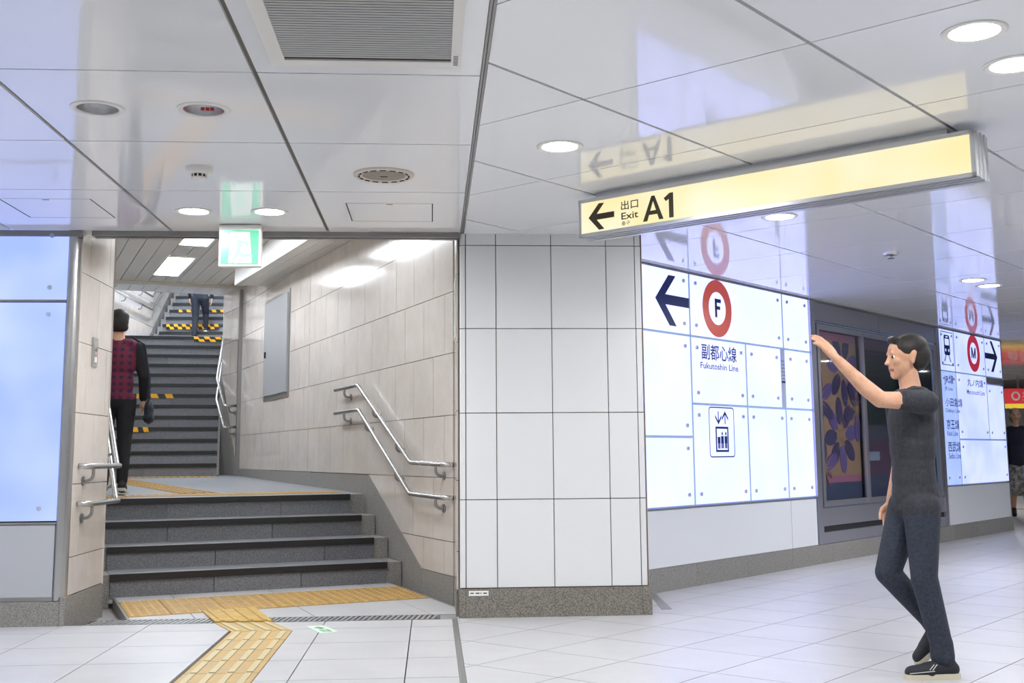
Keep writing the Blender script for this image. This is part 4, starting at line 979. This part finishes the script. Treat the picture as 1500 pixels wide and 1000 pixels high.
def handrail(label, F, pts, brs, wall_d, group, collar=None):
    o = thing('handrail', label, 'handrail', F @ Vector(pts[0]), group)
    MB().tube([F @ p for p in bend(pts, .03)], .0195, 14).obj('rail', M['steel'], o, smooth=True)
    for b in brs: bracket(o, F, b, wall_d)
    if collar:
        MB().tube([F @ Vector(collar[0]), F @ Vector(collar[1])], .0205, 14).obj('grip_plate', M['alu'], o)
    return o
dR = .075
handrail('upper steel handrail on the tiled stair wall right of the lower steps', MS, [(3.3, dR, 1.805), (2.447, dR, 1.809), (.826, dR, 1.061), (.06, dR, 1.045), (-.02, .012, 1.045)],
         [(2.95, dR, 1.806), (1.93, dR, 1.57), (1.22, dR, 1.243), (.2, dR, 1.047)], 0, 'stair handrails', ((.55, dR, 1.055), (.30, dR, 1.05)))
handrail('lower steel handrail on the tiled stair wall right of the lower steps', MS, [(3.3, dR, 1.562), (2.414, dR, 1.566), (.84, dR, .797), (.06, dR, .788), (-.02, .012, .788)],
         [(2.95, dR, 1.563), (2.17, dR, 1.447), (1.24, dR, .993), (.2, dR, .789)], 0, 'stair handrails')
# left pair: starts on the short return wall, turns round the corner and climbs
def left_rail(z0, z1, label, sp, se):
    X = XL+.075
    pts = [Vector((XL+.012, 8.33, z0+.005)), Vector((X, 8.40, z0)), Vector((X+.03, 9.03, z0)), SP(.98, 2.43, z0), SP(se, 2.43, z1), SP(se+.9, 2.43, z1)]
    o = thing('handrail', label, 'handrail', (XL, 8.4, z0), 'stair handrails')
    MB().tube(bend(pts, .03), .0195, 14).obj('rail', M['steel'], o, smooth=True)
    MY_ = frame((XL, 0, 0), (0, 1, 0), (1, 0, 0), (0, 0, 1))
    bracket(o, MY_, (8.46, .075, z0), 0, .10)
    for s in (1.35, 2.1): bracket(o, MS @ Matrix(((1, 0, 0, 0), (0, -1, 0, 2.516), (0, 0, 1, 0), (0, 0, 0, 1))), (s, .09, z0+(z1-z0)*(s-.98)/(se-.98)), 0, .09)
left_rail(1.06, 1.76, 'upper steel handrail bending round the corner below the call plate', 0, 2.5)
left_rail(.80, 1.50, 'lower steel handrail bending round the corner below the call plate', 0, 2.5)
# second flight, right-hand pair
for dz, lb in ((0, 'upper steel handrail of the middle flight by the steel corner post'), (-.32, 'lower steel handrail of the middle flight by the steel corner post')):
    o = thing('handrail', lb, 'handrail', (-2.95, 17.75, 1.88+dz), 'stair handrails')
    P3 = [Vector((-2.95, 17.74, 1.885+dz)), Vector((-3.10, 17.62, 1.875+dz)), Vector((-3.13, 17.75, 1.875+dz)), MF @ Vector((.75, .06, 2.33+dz)), MF @ Vector((3.3, -.12, 4.05+dz))]
    MB().tube(bend(P3, .03), .021, 12).obj('rail', M['steel'], o, smooth=True)
    bracket(o, frame((-3.02, 17.72, 0), (0, 1, 0), (-.7, -.7, 0), (0, 0, 1)), (0, .05, 1.88+dz), -.06, .1)
# upper landing pair along the left wall
M5 = frame((-5.69, 0, 0), (0, 1, 0), (1, 0, 0), (0, 0, 1))
for dz, lb in ((0, 'upper dark handrail high on the landing wall above the middle flight'), (-.27, 'lower dark handrail high on the landing wall above the middle flight')):
    handrail(lb, M5, [(20.5, .09, 4.32+dz), (23.35, .09, 4.32+dz), (26, .09, 6.03+dz)], [(21.3, .09, 4.32+dz), (22.5, .09, 4.32+dz)], 0, 'stair handrails')

# ------------------------------------------------------------------ rest of the concourse around and behind the camera
far = M['white_tile']
struct(MB().box(-9.3, -9, -6, 8.6, 0, HC+.1).obj('wall_far_left', far)); struct(MB().box(-9.3, 30, -6.3, -6, 0, HC+.1).obj('wall_back', far))
struct(MB().box(30, 30.3, -6, 32, 0, HC+.1).obj('wall_far_right', far)); struct(MB().box(3, 30, 32, 32.3, 0, HC+.1).obj('wall_far', far))
struct(MB().prism([RL(17.38, LW+.34), RL(17.38, LW+.02+.34), RL(20, LW+6), (8.7, 32), (8.3, 32), RL(18.8, LW+6)], 0, HC+.1).obj('wall_beyond', far))
# red hanging sign far away
rs = thing('hanging_sign', 'red hanging sign with white ring and lettering far beyond the sign wall', 'sign', (12.6, 24, 2.4))
MB().box(12.32, 13.9, 24, 24.12, 2.12, 2.44).obj('sign_board', mat('red_lit_board', srgb(200, 44, 52), .4, emit=srgb(200, 44, 52), estr=.5), rs)
MB().box(12.32, 13.9, 24, 24.12, 2.02, 2.115).obj('sign_strip', mat('yellow_lit_board', srgb(232, 200, 60), .4, emit=srgb(232, 200, 60), estr=.5), rs)
MB().box(12.6, 12.63, 24.04, 24.07, 2.44, HC).box(13.6, 13.63, 24.04, 24.07, 2.44, HC).obj('hanger_rod', M['steel'], rs)
TF = frame((0, 23.995, 0), (1, 0, 0), (0, 0, 1), (0, -1, 0))
text('丸ノ内線', 'lettering', TF @ Matrix.Translation((12.66, 2.25, 0)), M['label'], rs, .62, .15, .01)
text('Marunouchi Line', 'lettering', TF @ Matrix.Translation((12.66, 2.16, 0)), M['label'], rs, .55, .05, .004)
mb = MB(); n = 20
mb.add([(12.52+rad*math.cos(2*math.pi*k/n), 23.994, 2.28+rad*math.sin(2*math.pi*k/n)) for rad in (.1, .06) for k in range(n)], [(k, n+k, n+(k+1) % n, (k+1) % n) for k in range(n)]); mb.obj('line_ring', M['label'], rs)
ty = thing('tactile_guide_path', 'thin yellow tactile line on the far floor beyond the sign wall', 'tactile paving', (11.6, 22, 0))
for k in range(12): MB().box(10.2+.4*k, 10.595+.4*k, 21.7, 22.0, -.03, .004).obj('guide_tile', M['yellow'], ty)

# ------------------------------------------------------------------ PEOPLE
SKIN = mat('skin', srgb(206, 158, 128), .5, noise=(srgb(200, 150, 120), srgb(212, 166, 136)), nscale=20)
HAIRM = mat('black_hair', srgb(26, 23, 22), .6, nscale=90, bump=.5, noise=(srgb(20, 18, 17), srgb(38, 33, 30)))
LIP = mat('lips', srgb(164, 96, 88), .5)
EYEW = mat('eye_white', srgb(226, 222, 216), .3); EYEB = mat('eye_iris', srgb(34, 26, 22), .2)
def rotv(v, ax, a): return Matrix.Rotation(a, 3, ax) @ Vector(v)
def capsule(mb, a, b, ra, rb, seg=14, hr=4):
    a, b = Vector(a), Vector(b); t = (b-a).normalized() if (b-a).length > 1e-6 else Vector((0, 0, 1))
    n = t.orthogonal().normalized(); q = t.cross(n); rings = []
    for k in range(1, hr+1): th = math.pi/2*k/hr; rings.append((a-t*ra*math.cos(th), ra*math.sin(th)))
    for k in range(hr, 0, -1): th = math.pi/2*k/hr; rings.append((b+t*rb*math.cos(th), rb*math.sin(th)))
    vs = [a-t*ra]+[c+(n*math.cos(2*math.pi*j/seg)+q*math.sin(2*math.pi*j/seg))*r for c, r in rings for j in range(seg)]+[b+t*rb]
    m = len(rings); fs = [(0, 1+(j+1) % seg, 1+j) for j in range(seg)]
    fs += [(1+i*seg+j, 1+i*seg+(j+1) % seg, 1+(i+1)*seg+(j+1) % seg, 1+(i+1)*seg+j) for i in range(m-1) for j in range(seg)]
    e = len(vs)-1; fs += [(e, 1+(m-1)*seg+j, 1+(m-1)*seg+(j+1) % seg) for j in range(seg)]
    mb.add(vs, fs)
def figure(name, prims, mats, T, parent=None, voxel=.008, smooth=4, hem=None):
    """prims: ('c', a, b, ra, rb, tag) tapered limbs and ('e', centre, radii, tilt about y, tag) rounded masses, fused into one continuous skin."""
    mb = MB(); A_ = []
    for p in prims:
        if p[0] == 'c':
            capsule(mb, *p[1:5]); A_.append((0, p))
        else:
            c, r, tilt, tg = p[1:5]; k = MB(); k.ball((0, 0, 0), r, 20, 12); Rm = Matrix.Rotation(tilt, 3, 'Y')
            mb.add([Rm @ Vector(v)+Vector(c) for v in k.v], k.f); A_.append((1, p))
    src = mb.data(name, [])
    o = bpy.data.objects.new(name, src); COL.objects.link(o)
    md_ = o.modifiers.new('r', 'REMESH'); md_.mode = 'VOXEL'; md_.voxel_size = voxel
    sm = o.modifiers.new('s', 'SMOOTH'); sm.factor = .5; sm.iterations = smooth
    dg = bpy.context.evaluated_depsgraph_get(); me = bpy.data.meshes.new_from_object(o.evaluated_get(dg), depsgraph=dg)
    bpy.data.objects.remove(o); bpy.data.meshes.remove(src)
    n = len(me.polygons); C = np.empty(n*3); me.polygons.foreach_get('center', C); C = C.reshape(-1, 3)
    best = np.full(n, 1e9); idx = np.zeros(n, int)
    for kind, p in A_:
        if kind == 0:
            a, b = np.array(p[1], float), np.array(p[2], float); d = b-a; t = np.clip(((C-a)@d)/max(d@d, 1e-9), 0, 1)
            dist = np.linalg.norm(C-a-t[:, None]*d, axis=1)-(p[3]+(p[4]-p[3])*t); tg = p[5]
        else:
            c, r, tilt, tg = p[1:5]; Rm = np.array(Matrix.Rotation(-tilt, 3, 'Y')); L_ = (C-np.array(c)) @ Rm.T; q = L_/np.array(r)
            nn = np.linalg.norm(q, axis=1); g_ = np.linalg.norm(q/np.array(r), axis=1); dist = nn*(nn-1)/np.maximum(g_, 1e-6)
        m = dist < best; best[m] = dist[m]; idx[m] = tg
    if hem: m = (idx == 1) | (idx == 2) if not isinstance(hem, tuple) else ((idx == 1) | (idx == 2)) & (abs(C[:, 1]) < hem[1]); idx[m] = np.where(C[m, 2] > (hem if not isinstance(hem, tuple) else hem[0]), 1, 2)
    me.materials.clear()
    for x in mats: me.materials.append(x)
    me.polygons.foreach_set('material_index', idx.astype(np.int32)); me.polygons.foreach_set('use_smooth', np.ones(n, bool)); me.name = name; me.update()
    me.transform(T)
    return place(name, me, parent)
def head(c, yaw, sk=0, lip=3, h=.225):
    """head, face and ears around the skull centre c, looking along +x turned by yaw"""
    f = lambda x, y, z: tuple(Vector(c)+rotv((x*h/.225, y*h/.225, z*h/.225), 'Z', yaw))
    P = [('e', f(-.008, 0, .028), (.098, .078, .088), 0, sk), ('e', f(.02, 0, -.035), (.070, .060, .078), 0, sk), ('c', f(.058, 0, -.088), f(.05, 0, -.07), .026, .035, sk),
         ('c', f(.096, 0, -.028), f(.084, 0, .012), .013, .009, sk), ('e', f(.102, 0, -.030), (.013, .015, .010), 0, sk), ('c', f(.078, .018, -.062), f(.078, -.018, -.062), .009, .009, lip),
         ('c', f(.082, .03, .022), f(.078, .012, .024), .009, .010, sk), ('c', f(.082, -.03, .022), f(.078, -.012, .024), .009, .010, sk)]
    for s in (1, -1): P += [('c', f(-.004, .078*s, -.028), f(-.012, .084*s, .022), .010, .015, sk), ('e', f(.060, .036*s, -.022), (.026, .024, .024), 0, sk)]
    return P
def eyes(par, c, yaw, T, h=.225):
    for s in (1, -1):
        p = T @ (Vector(c)+rotv((.0755*h/.225, .032*s*h/.225, .002), 'Z', yaw))
        mb = MB(); mb.ball(p, .0095, 10, 8); mb.obj('eye', EYEW, par, smooth=True)
        p2 = T @ (Vector(c)+rotv((.0815*h/.225, .032*s*h/.225, .002), 'Z', yaw)); mb = MB(); mb.ball(p2, .0074, 10, 8); mb.obj('iris', EYEB, par, smooth=True)
def hand(wrist, d, spread, palm, sk=0, k=1., curl=.35):
    """palm and five separate fingers; d towards the fingertips, spread towards the thumb side, palm = palm normal"""
    w_, d, s, n = Vector(wrist), Vector(d).normalized(), Vector(spread).normalized(), Vector(palm).normalized(); P = []
    for i, (o, L) in enumerate(((.030, .072), (.010, .080), (-.011, .074), (-.031, .058))):
        kn = w_+d*(.085-.006*abs(i-1.2))*k+s*o*k
        P.append(('c', tuple(w_+s*o*.45*k+d*.01), tuple(kn), .017*k, .0125*k, sk))
        a = d*math.cos(curl*.5)+n*math.sin(curl*.5); m1 = kn+(a+s*o*1.6).normalized()*L*.5*k
        b = d*math.cos(curl*1.6)+n*math.sin(curl*1.6); m2 = m1+(b+s*o*1.2).normalized()*L*.32*k; e = d*math.cos(curl*2.6)+n*math.sin(curl*2.6); m3 = m2+(e+s*o).normalized()*L*.24*k
        P += [('c', tuple(kn), tuple(m1), .0100*k, .0092*k, sk), ('c', tuple(m1), tuple(m2), .0092*k, .0085*k, sk), ('c', tuple(m2), tuple(m3), .0085*k, .0075*k, sk)]
    t0 = w_+d*.025*k+s*.022*k; t1 = t0+(d*.6+s*.75+n*.25).normalized()*.042*k; t2 = t1+(d*.9+s*.3+n*.35).normalized()*.034*k; t3 = t2+(d+n*.4).normalized()*.024*k
    P += [('c', tuple(t0), tuple(t1), .016*k, .0125*k, sk), ('c', tuple(t1), tuple(t2), .0115*k, .0105*k, sk), ('c', tuple(t2), tuple(t3), .0105*k, .009*k, sk)]
    return P
def shoe(par, T, heel, toe, ank, m_up, m_sole, up_=(0, 0, 1), h=.075, wid=.037, lb=None):
    heel, toe, u = Vector(heel), Vector(toe), Vector(up_); d = (toe-heel).normalized(); L = (toe-heel).length
    s_ = u.cross(d)
    ring = [(.03, .6), (.08, .95), (.3, .94), (.55, 1.02), (.75, 1.1), (.9, .85), (.97, .35)]
    o = figure('shoe', [('c', tuple(heel+d*.045+u*.045), tuple(heel+d*.09+u*.055), .040, .042, 0), ('c', tuple(heel+d*.10+u*.052), tuple(heel+d*(L*.6)+u*.040), .042, .040, 0), ('c', tuple(heel+d*(L*.55)+u*.036), tuple(heel+d*(L-.045)+u*.032), .043, .034, 0), ('c', tuple(heel+d*.055+u*.06), tuple(heel+d*.06+u*.085), .036, .034, 0)], [m_up], T, par, .006, 3)
    mb = MB(); vs = []
    pts = [(heel+d*L*t+s_*wid*w_*q) for q in (1, -1) for t, w_ in (ring if q == 1 else ring[::-1])]
    n = len(pts); vs = [T @ p for p in pts]+[T @ (p+u*.026) for p in pts]
    mb.add(vs, [tuple(range(n))[::-1], tuple(range(n, 2*n))]+[(i, (i+1) % n, n+(i+1) % n, n+i) for i in range(n)]); mb.obj('sole', m_sole, o)
    return o
DENIM = mat('dark_denim', srgb(36, 42, 56), .8, noise=(srgb(30, 36, 48), srgb(46, 53, 68)), nscale=70)
JACK = mat('charcoal_shirt', srgb(40, 41, 48), .8, noise=(srgb(34, 35, 41), srgb(48, 50, 58)), nscale=60)
SHOEM = mat('black_canvas', srgb(30, 32, 38), .7); SOLE = mat('cream_sole', srgb(206, 198, 176), .6); STITCH = mat('white_stitching', srgb(190, 190, 186), .7)
# --- walker in front: strides to the left of the view, one bare arm raised ahead
ang = R(182)
Tw = Matrix.Translation((2.575, 5.87, 0)) @ Matrix.Rotation(ang, 4, 'Z')
H0 = (.10, 0, 1.605)
pr = head(H0, .0)
pr += [('c', (.075, 0, 1.42), (.092, 0, 1.53), .056, .052, 0),
       ('e', (.085, 0, 1.26), (.112, .155, .20), 0, 1), ('e', (.088, 0, 1.05), (.100, .138, .20), 0, 1), ('e', (.087, 0, 1.15), (.108, .146, .20), 0, 1), ('e', (.088, 0, .975), (.104, .143, .19), 0, 1), ('c', (.08, .10, 1.385), (.08, -.10, 1.385), .068, .068, 1), ('e', (.085, 0, .90), (.110, .150, .165), 0, 1), ('c', (.09, .06, .84), (.09, -.06, .84), .100, .100, 1),
       ('c', (.08, .165, 1.365), (.215, .215, 1.372), .066, .056, 1),
       ('c', (.21, .213, 1.372), (.345, .225, 1.378), .046, .041, 0), ('c', (.345, .225, 1.378), (.42, .222, 1.44), .043, .042, 0), ('c', (.42, .222, 1.44), (.545, .20, 1.575), .041, .027, 0),
       ('c', (.08, -.165, 1.365), (.055, -.215, 1.20), .066, .058, 1), ('c', (.055, -.215, 1.20), (.045, -.225, 1.10), .046, .042, 0), ('c', (.045, -.225, 1.10), (.12, -.215, .865), .042, .027, 0),
       ('c', (.095, .085, .84), (.105, .09, .49), .095, .066, 2), ('c', (.105, .09, .49), (.035, .09, .16), .068, .056, 2), ('c', (.035, .09, .17), (.032, .09, .105), .058, .060, 2),
       ('c', (.095, -.085, .84), (.215, -.09, .50), .095, .066, 2), ('c', (.215, -.09, .50), (.0, -.09, .26), .066, .054, 2), ('c', (.0, -.09, .26), (-.035, -.09, .215), .056, .058, 2)]
pr += hand((.555, .198, 1.588), (.62, -.12, .78), (-.5, -.6, .45), (.75, -.1, -.5), 0, 1., .25)
pr += hand((.122, -.214, .855), (.2, .02, -1), (.95, .1, .2), (0, 1, 0), 0, 1., .45)
p1 = figure('person', pr, [SKIN, JACK, DENIM, LIP], Tw, None, .0062, 5, .80)
tag(p1, 'walking person in charcoal shirt and dark trousers raising one bare arm ahead', 'person')
eyes(p1, H0, 0, Tw)
figure('hair', [('e', (.078, 0, 1.655), (.104, .090, .078), .25, 0), ('e', (.045, 0, 1.62), (.078, .086, .088), 0, 0), ('c', (.16, .03, 1.70), (.16, -.03, 1.70), .022, .022, 0), ('c', (.035, .045, 1.575), (.035, -.045, 1.575), .032, .032, 0)], [HAIRM], Tw, p1, .006, 8)
s1 = shoe(p1, Tw, (-.055, .09, 0), (.245, .095, 0), None, SHOEM, SOLE)
mb = MB()
for a, b in (((.085, .136, .075), (.11, .138, .048)), ((.100, .136, .075), (.125, .138, .050)), ((.10, .140, .044), (.225, .130, .034))): mb.tube([Tw @ Vector(a), Tw @ Vector(b)], .0022, 6)
mb.obj('stitching', STITCH, s1)
shoe(p1, Tw, (-.105, -.09, .185), (.085, -.095, .02), None, SHOEM, SOLE, (.63, 0, .75))
# --- man on the landing, seen from behind past the corner of the wall
PL1 = mat('maroon_plaid', srgb(92, 26, 48), .85)
nt = PL1.node_tree; b_ = nt.nodes['Principled BSDF']; tc = nt.nodes.new('ShaderNodeTexCoord'); ck = []
for ax, s_ in (('X', 9), ('Z', 9)):
    wv = nt.nodes.new('ShaderNodeTexWave'); wv.bands_direction = ax; wv.inputs['Scale'].default_value = 4.6; wv.inputs['Distortion'].default_value = .3
    nt.links.new(tc.outputs['Object'], wv.inputs['Vector']); ck.append(wv)
ad_ = nt.nodes.new('ShaderNodeMath'); ad_.operation = 'ADD'; nt.links.new(ck[0].outputs['Fac'], ad_.inputs[0]); nt.links.new(ck[1].outputs['Fac'], ad_.inputs[1])
rp = nt.nodes.new('ShaderNodeValToRGB'); rp.color_ramp.elements[0].color = srgb(44, 34, 60); rp.color_ramp.elements[1].color = srgb(106, 30, 56); rp.color_ramp.elements[0].position = .25; rp.color_ramp.elements[1].position = .95
nt.links.new(ad_.outputs[0], rp.inputs['Fac']); nt.links.new(rp.outputs['Color'], b_.inputs['Base Color'])
NAVY = mat('dark_navy_cloth', srgb(24, 27, 40), .8, noise=(srgb(20, 23, 34), srgb(32, 36, 50)), nscale=50)
BLK = mat('black_trousers', srgb(22, 23, 28), .85)
Tm = Matrix.Translation((-3.14, 11.75, .772)) @ Matrix.Rotation(R(100), 4, 'Z') @ Matrix.Scale(1.05, 4)
H1 = (.03, 0, 1.62)
pr = head(H1, -.5)
pr += [('c', (.0, 0, 1.44), (.02, 0, 1.54), .058, .054, 0), ('e', (0, 0, 1.25), (.12, .18, .21), 0, 1), ('e', (0, 0, 1.03), (.11, .155, .20), 0, 1), ('c', (0, .11, 1.39), (0, -.11, 1.39), .07, .07, 1), ('e', (0, 0, .90), (.115, .16, .14), 0, 2),
       ('c', (0, .18, 1.36), (-.02, .245, 1.10), .066, .052, 1), ('c', (-.02, .245, 1.10), (.08, .235, .90), .050, .036, 1), ('c', (0, -.18, 1.36), (-.02, -.245, 1.10), .070, .056, 2), ('c', (-.02, -.245, 1.10), (.08, -.24, .90), .054, .040, 2),
       ('c', (0, .09, .86), (.06, .09, .48), .098, .066, 2), ('c', (.06, .09, .48), (-.02, .09, .10), .066, .052, 2), ('c', (0, -.09, .86), (-.03, -.09, .48), .098, .066, 2), ('c', (-.03, -.09, .48), (-.14, -.09, .12), .066, .052, 2)]
pr += hand((.085, .234, .885), (.15, 0, -1), (.95, -.1, .2), (0, -1, 0), 0, 1., .4) + hand((.085, -.238, .885), (.15, 0, -1), (.95, .1, .2), (0, 1, 0), 0, 1., .4)
p2 = figure('person', pr, [SKIN, PL1, BLK, LIP], Tm, None, .009, 3, (.88, .17))
tag(p2, 'person in maroon plaid shirt with one dark sleeve, seen from behind on the landing', 'person')
eyes(p2, H1, -.5, Tm)
figure('hair', [('e', (.0, 0, 1.665), (.106, .092, .080), .1, 0), ('e', (-.03, .0, 1.62), (.078, .090, .10), 0, 0), ('c', (-.04, .05, 1.56), (-.04, -.05, 1.56), .04, .04, 0)], [HAIRM], Tm, p2, .008, 8)
shoe(p2, Tm, (-.09, .09, 0), (.18, .095, 0), None, SHOEM, SOLE); shoe(p2, Tm, (-.22, -.09, .03), (.04, -.095, 0), None, SHOEM, SOLE)
hb = figure('shoulder_bag', [('e', (-.02, -.30, .76), (.13, .045, .12), 0, 0), ('c', (-.10, -.30, .70), (.07, -.30, .70), .05, .05, 0)], [NAVY], Tm, None, .010, 3)
tag(hb, 'small black bag hanging at the hip of the plaid shirted person', 'bag')
mb = MB(); mb.tube([Tm @ Vector(p) for p in ((-.09, -.30, .86), (-.05, -.29, 1.1), (-.02, -.24, 1.40), (.02, -.12, 1.475), (.07, -.24, 1.38), (.09, -.29, 1.1), (.05, -.30, .86))], .010, 8); mb.obj('strap', NAVY, hb)
# --- person climbing the top flight; only the legs show under the ceiling edge
Tu = Matrix.Translation((-4.72, 23.62, top_z+.226)) @ Matrix.Rotation(R(90), 4, 'Z')
H2 = (.02, 0, 1.60)
pr = head(H2, 0)
pr += [('c', (.0, 0, 1.42), (.01, 0, 1.52), .056, .052, 0), ('e', (0, 0, 1.25), (.12, .17, .20), 0, 1), ('e', (0, 0, 1.05), (.11, .15, .20), 0, 1), ('c', (0, .1, 1.385), (0, -.1, 1.385), .068, .068, 1), ('e', (0, 0, .90), (.115, .16, .14), 0, 1),
       ('c', (0, .17, 1.36), (-.02, .23, 1.10), .062, .05, 1), ('c', (-.02, .23, 1.10), (.08, .22, .88), .048, .034, 1), ('c', (0, -.17, 1.36), (-.02, -.23, 1.10), .062, .05, 1), ('c', (-.02, -.23, 1.10), (.08, -.22, .88), .048, .034, 1),
       ('c', (0, .085, .85), (.02, .085, .46), .098, .068, 2), ('c', (.02, .085, .46), (-.05, .085, .10), .068, .050, 2), ('c', (0, -.085, .85), (.17, -.09, .58), .098, .070, 2), ('c', (.17, -.09, .58), (.20, -.09, .30), .066, .050, 2)]
pr += hand((.085, .219, .87), (.15, 0, -1), (.95, -.1, .2), (0, -1, 0), 0, 1., .4) + hand((.085, -.219, .87), (.15, 0, -1), (.95, .1, .2), (0, 1, 0), 0, 1., .4)
p3 = figure('person', pr, [SKIN, NAVY, NAVY, LIP], Tu, None, .010, 3)
tag(p3, 'person in dark trousers climbing the highest flight, only legs in view', 'person')
eyes(p3, H2, 0, Tu)
figure('hair', [('e', (.0, 0, 1.64), (.106, .092, .080), .1, 0), ('e', (-.03, .0, 1.60), (.078, .090, .10), 0, 0)], [HAIRM], Tu, p3, .009, 8)
GREY = mat('grey_sole', srgb(190, 186, 178), .6)
shoe(p3, Tu, (-.10, .085, 0), (.16, .09, 0), None, GREY, SOLE); shoe(p3, Tu, (.15, -.09, .187), (.39, -.095, .187), None, SHOEM, SOLE)
# --- woman at the far right beyond the sign wall
SKIRT = mat('grey_patterned_skirt', srgb(126, 124, 124), .85, noise=(srgb(80, 78, 82), srgb(176, 172, 168)), nscale=16)
COAT = mat('dark_navy_coat', srgb(28, 34, 54), .8)
Tf = Matrix.Translation((9.93, 19.1, 0)) @ Matrix.Rotation(R(250), 4, 'Z') @ Matrix.Scale(1.06, 4)
H3 = (.03, 0, 1.62)
pr = head(H3, 0)
pr += [('c', (.0, 0, 1.42), (.02, 0, 1.53), .05, .048, 0), ('e', (0, 0, 1.25), (.125, .17, .20), 0, 1), ('e', (0, 0, 1.02), (.13, .165, .22), 0, 1), ('c', (0, .1, 1.385), (0, -.1, 1.385), .068, .068, 1), ('e', (0, 0, .86), (.15, .185, .20), 0, 1),
       ('c', (0, .17, 1.36), (-.02, .24, 1.10), .066, .056, 1), ('c', (-.02, .24, 1.10), (.10, .235, .90), .054, .042, 1), ('c', (0, -.17, 1.36), (-.02, -.24, 1.10), .066, .056, 1), ('c', (-.02, -.24, 1.10), (.10, -.235, .90), .054, .042, 1),
       ('c', (.01, .05, .74), (.02, .06, .50), .155, .165, 2), ('c', (.01, -.05, .74), (0, -.06, .50), .155, .165, 2),
       ('c', (.03, .08, .50), (.08, .08, .40), .06, .055, 0), ('c', (.08, .08, .42), (.09, .08, .08), .056, .038, 0), ('c', (-.02, -.08, .50), (-.09, -.08, .40), .06, .055, 0), ('c', (-.09, -.08, .42), (-.25, -.08, .14), .056, .038, 0)]
pr += hand((.105, .233, .885), (.15, 0, -1), (.95, -.1, .2), (0, -1, 0), 0, 1., .4) + hand((.105, -.234, .885), (.15, 0, -1), (.95, .1, .2), (0, 1, 0), 0, 1., .4)
p4 = figure('person', pr, [SKIN, COAT, SKIRT, LIP], Tf, None, .010, 3)
tag(p4, 'person in dark coat and grey patterned skirt walking beyond the sign wall', 'person')
eyes(p4, H3, 0, Tf)
figure('hair', [('e', (.0, 0, 1.66), (.108, .094, .080), .1, 0), ('e', (-.03, .0, 1.60), (.08, .094, .12), 0, 0)], [mat('grey_hair', srgb(120, 110, 104), .6)], Tf, p4, .010, 3)
FL_ = mat('black_leather', srgb(24, 22, 24), .4)
shoe(p4, Tf, (.03, .08, 0), (.28, .085, 0), None, FL_, FL_); shoe(p4, Tf, (-.34, -.08, .12), (-.14, -.085, .0), None, FL_, FL_, (.5, 0, .86))
bg = figure('handbag', [('e', (.12, .30, .66), (.15, .06, .10), 0, 0), ('c', (.02, .30, .62), (.22, .30, .62), .055, .055, 0)], [mat('brown_leather', srgb(120, 72, 44), .5)], Tf, None, .010, 3)
tag(bg, 'brown handbag carried by the person beyond the sign wall', 'bag')
mb = MB(); mb.tube([Tf @ Vector(p) for p in ((.05, .30, .73), (.08, .27, .82), (.13, .245, .845), (.18, .27, .82), (.20, .30, .73))], .010, 8); mb.obj('bag_handle', mat('brown_strap', srgb(90, 54, 34), .5), bg)
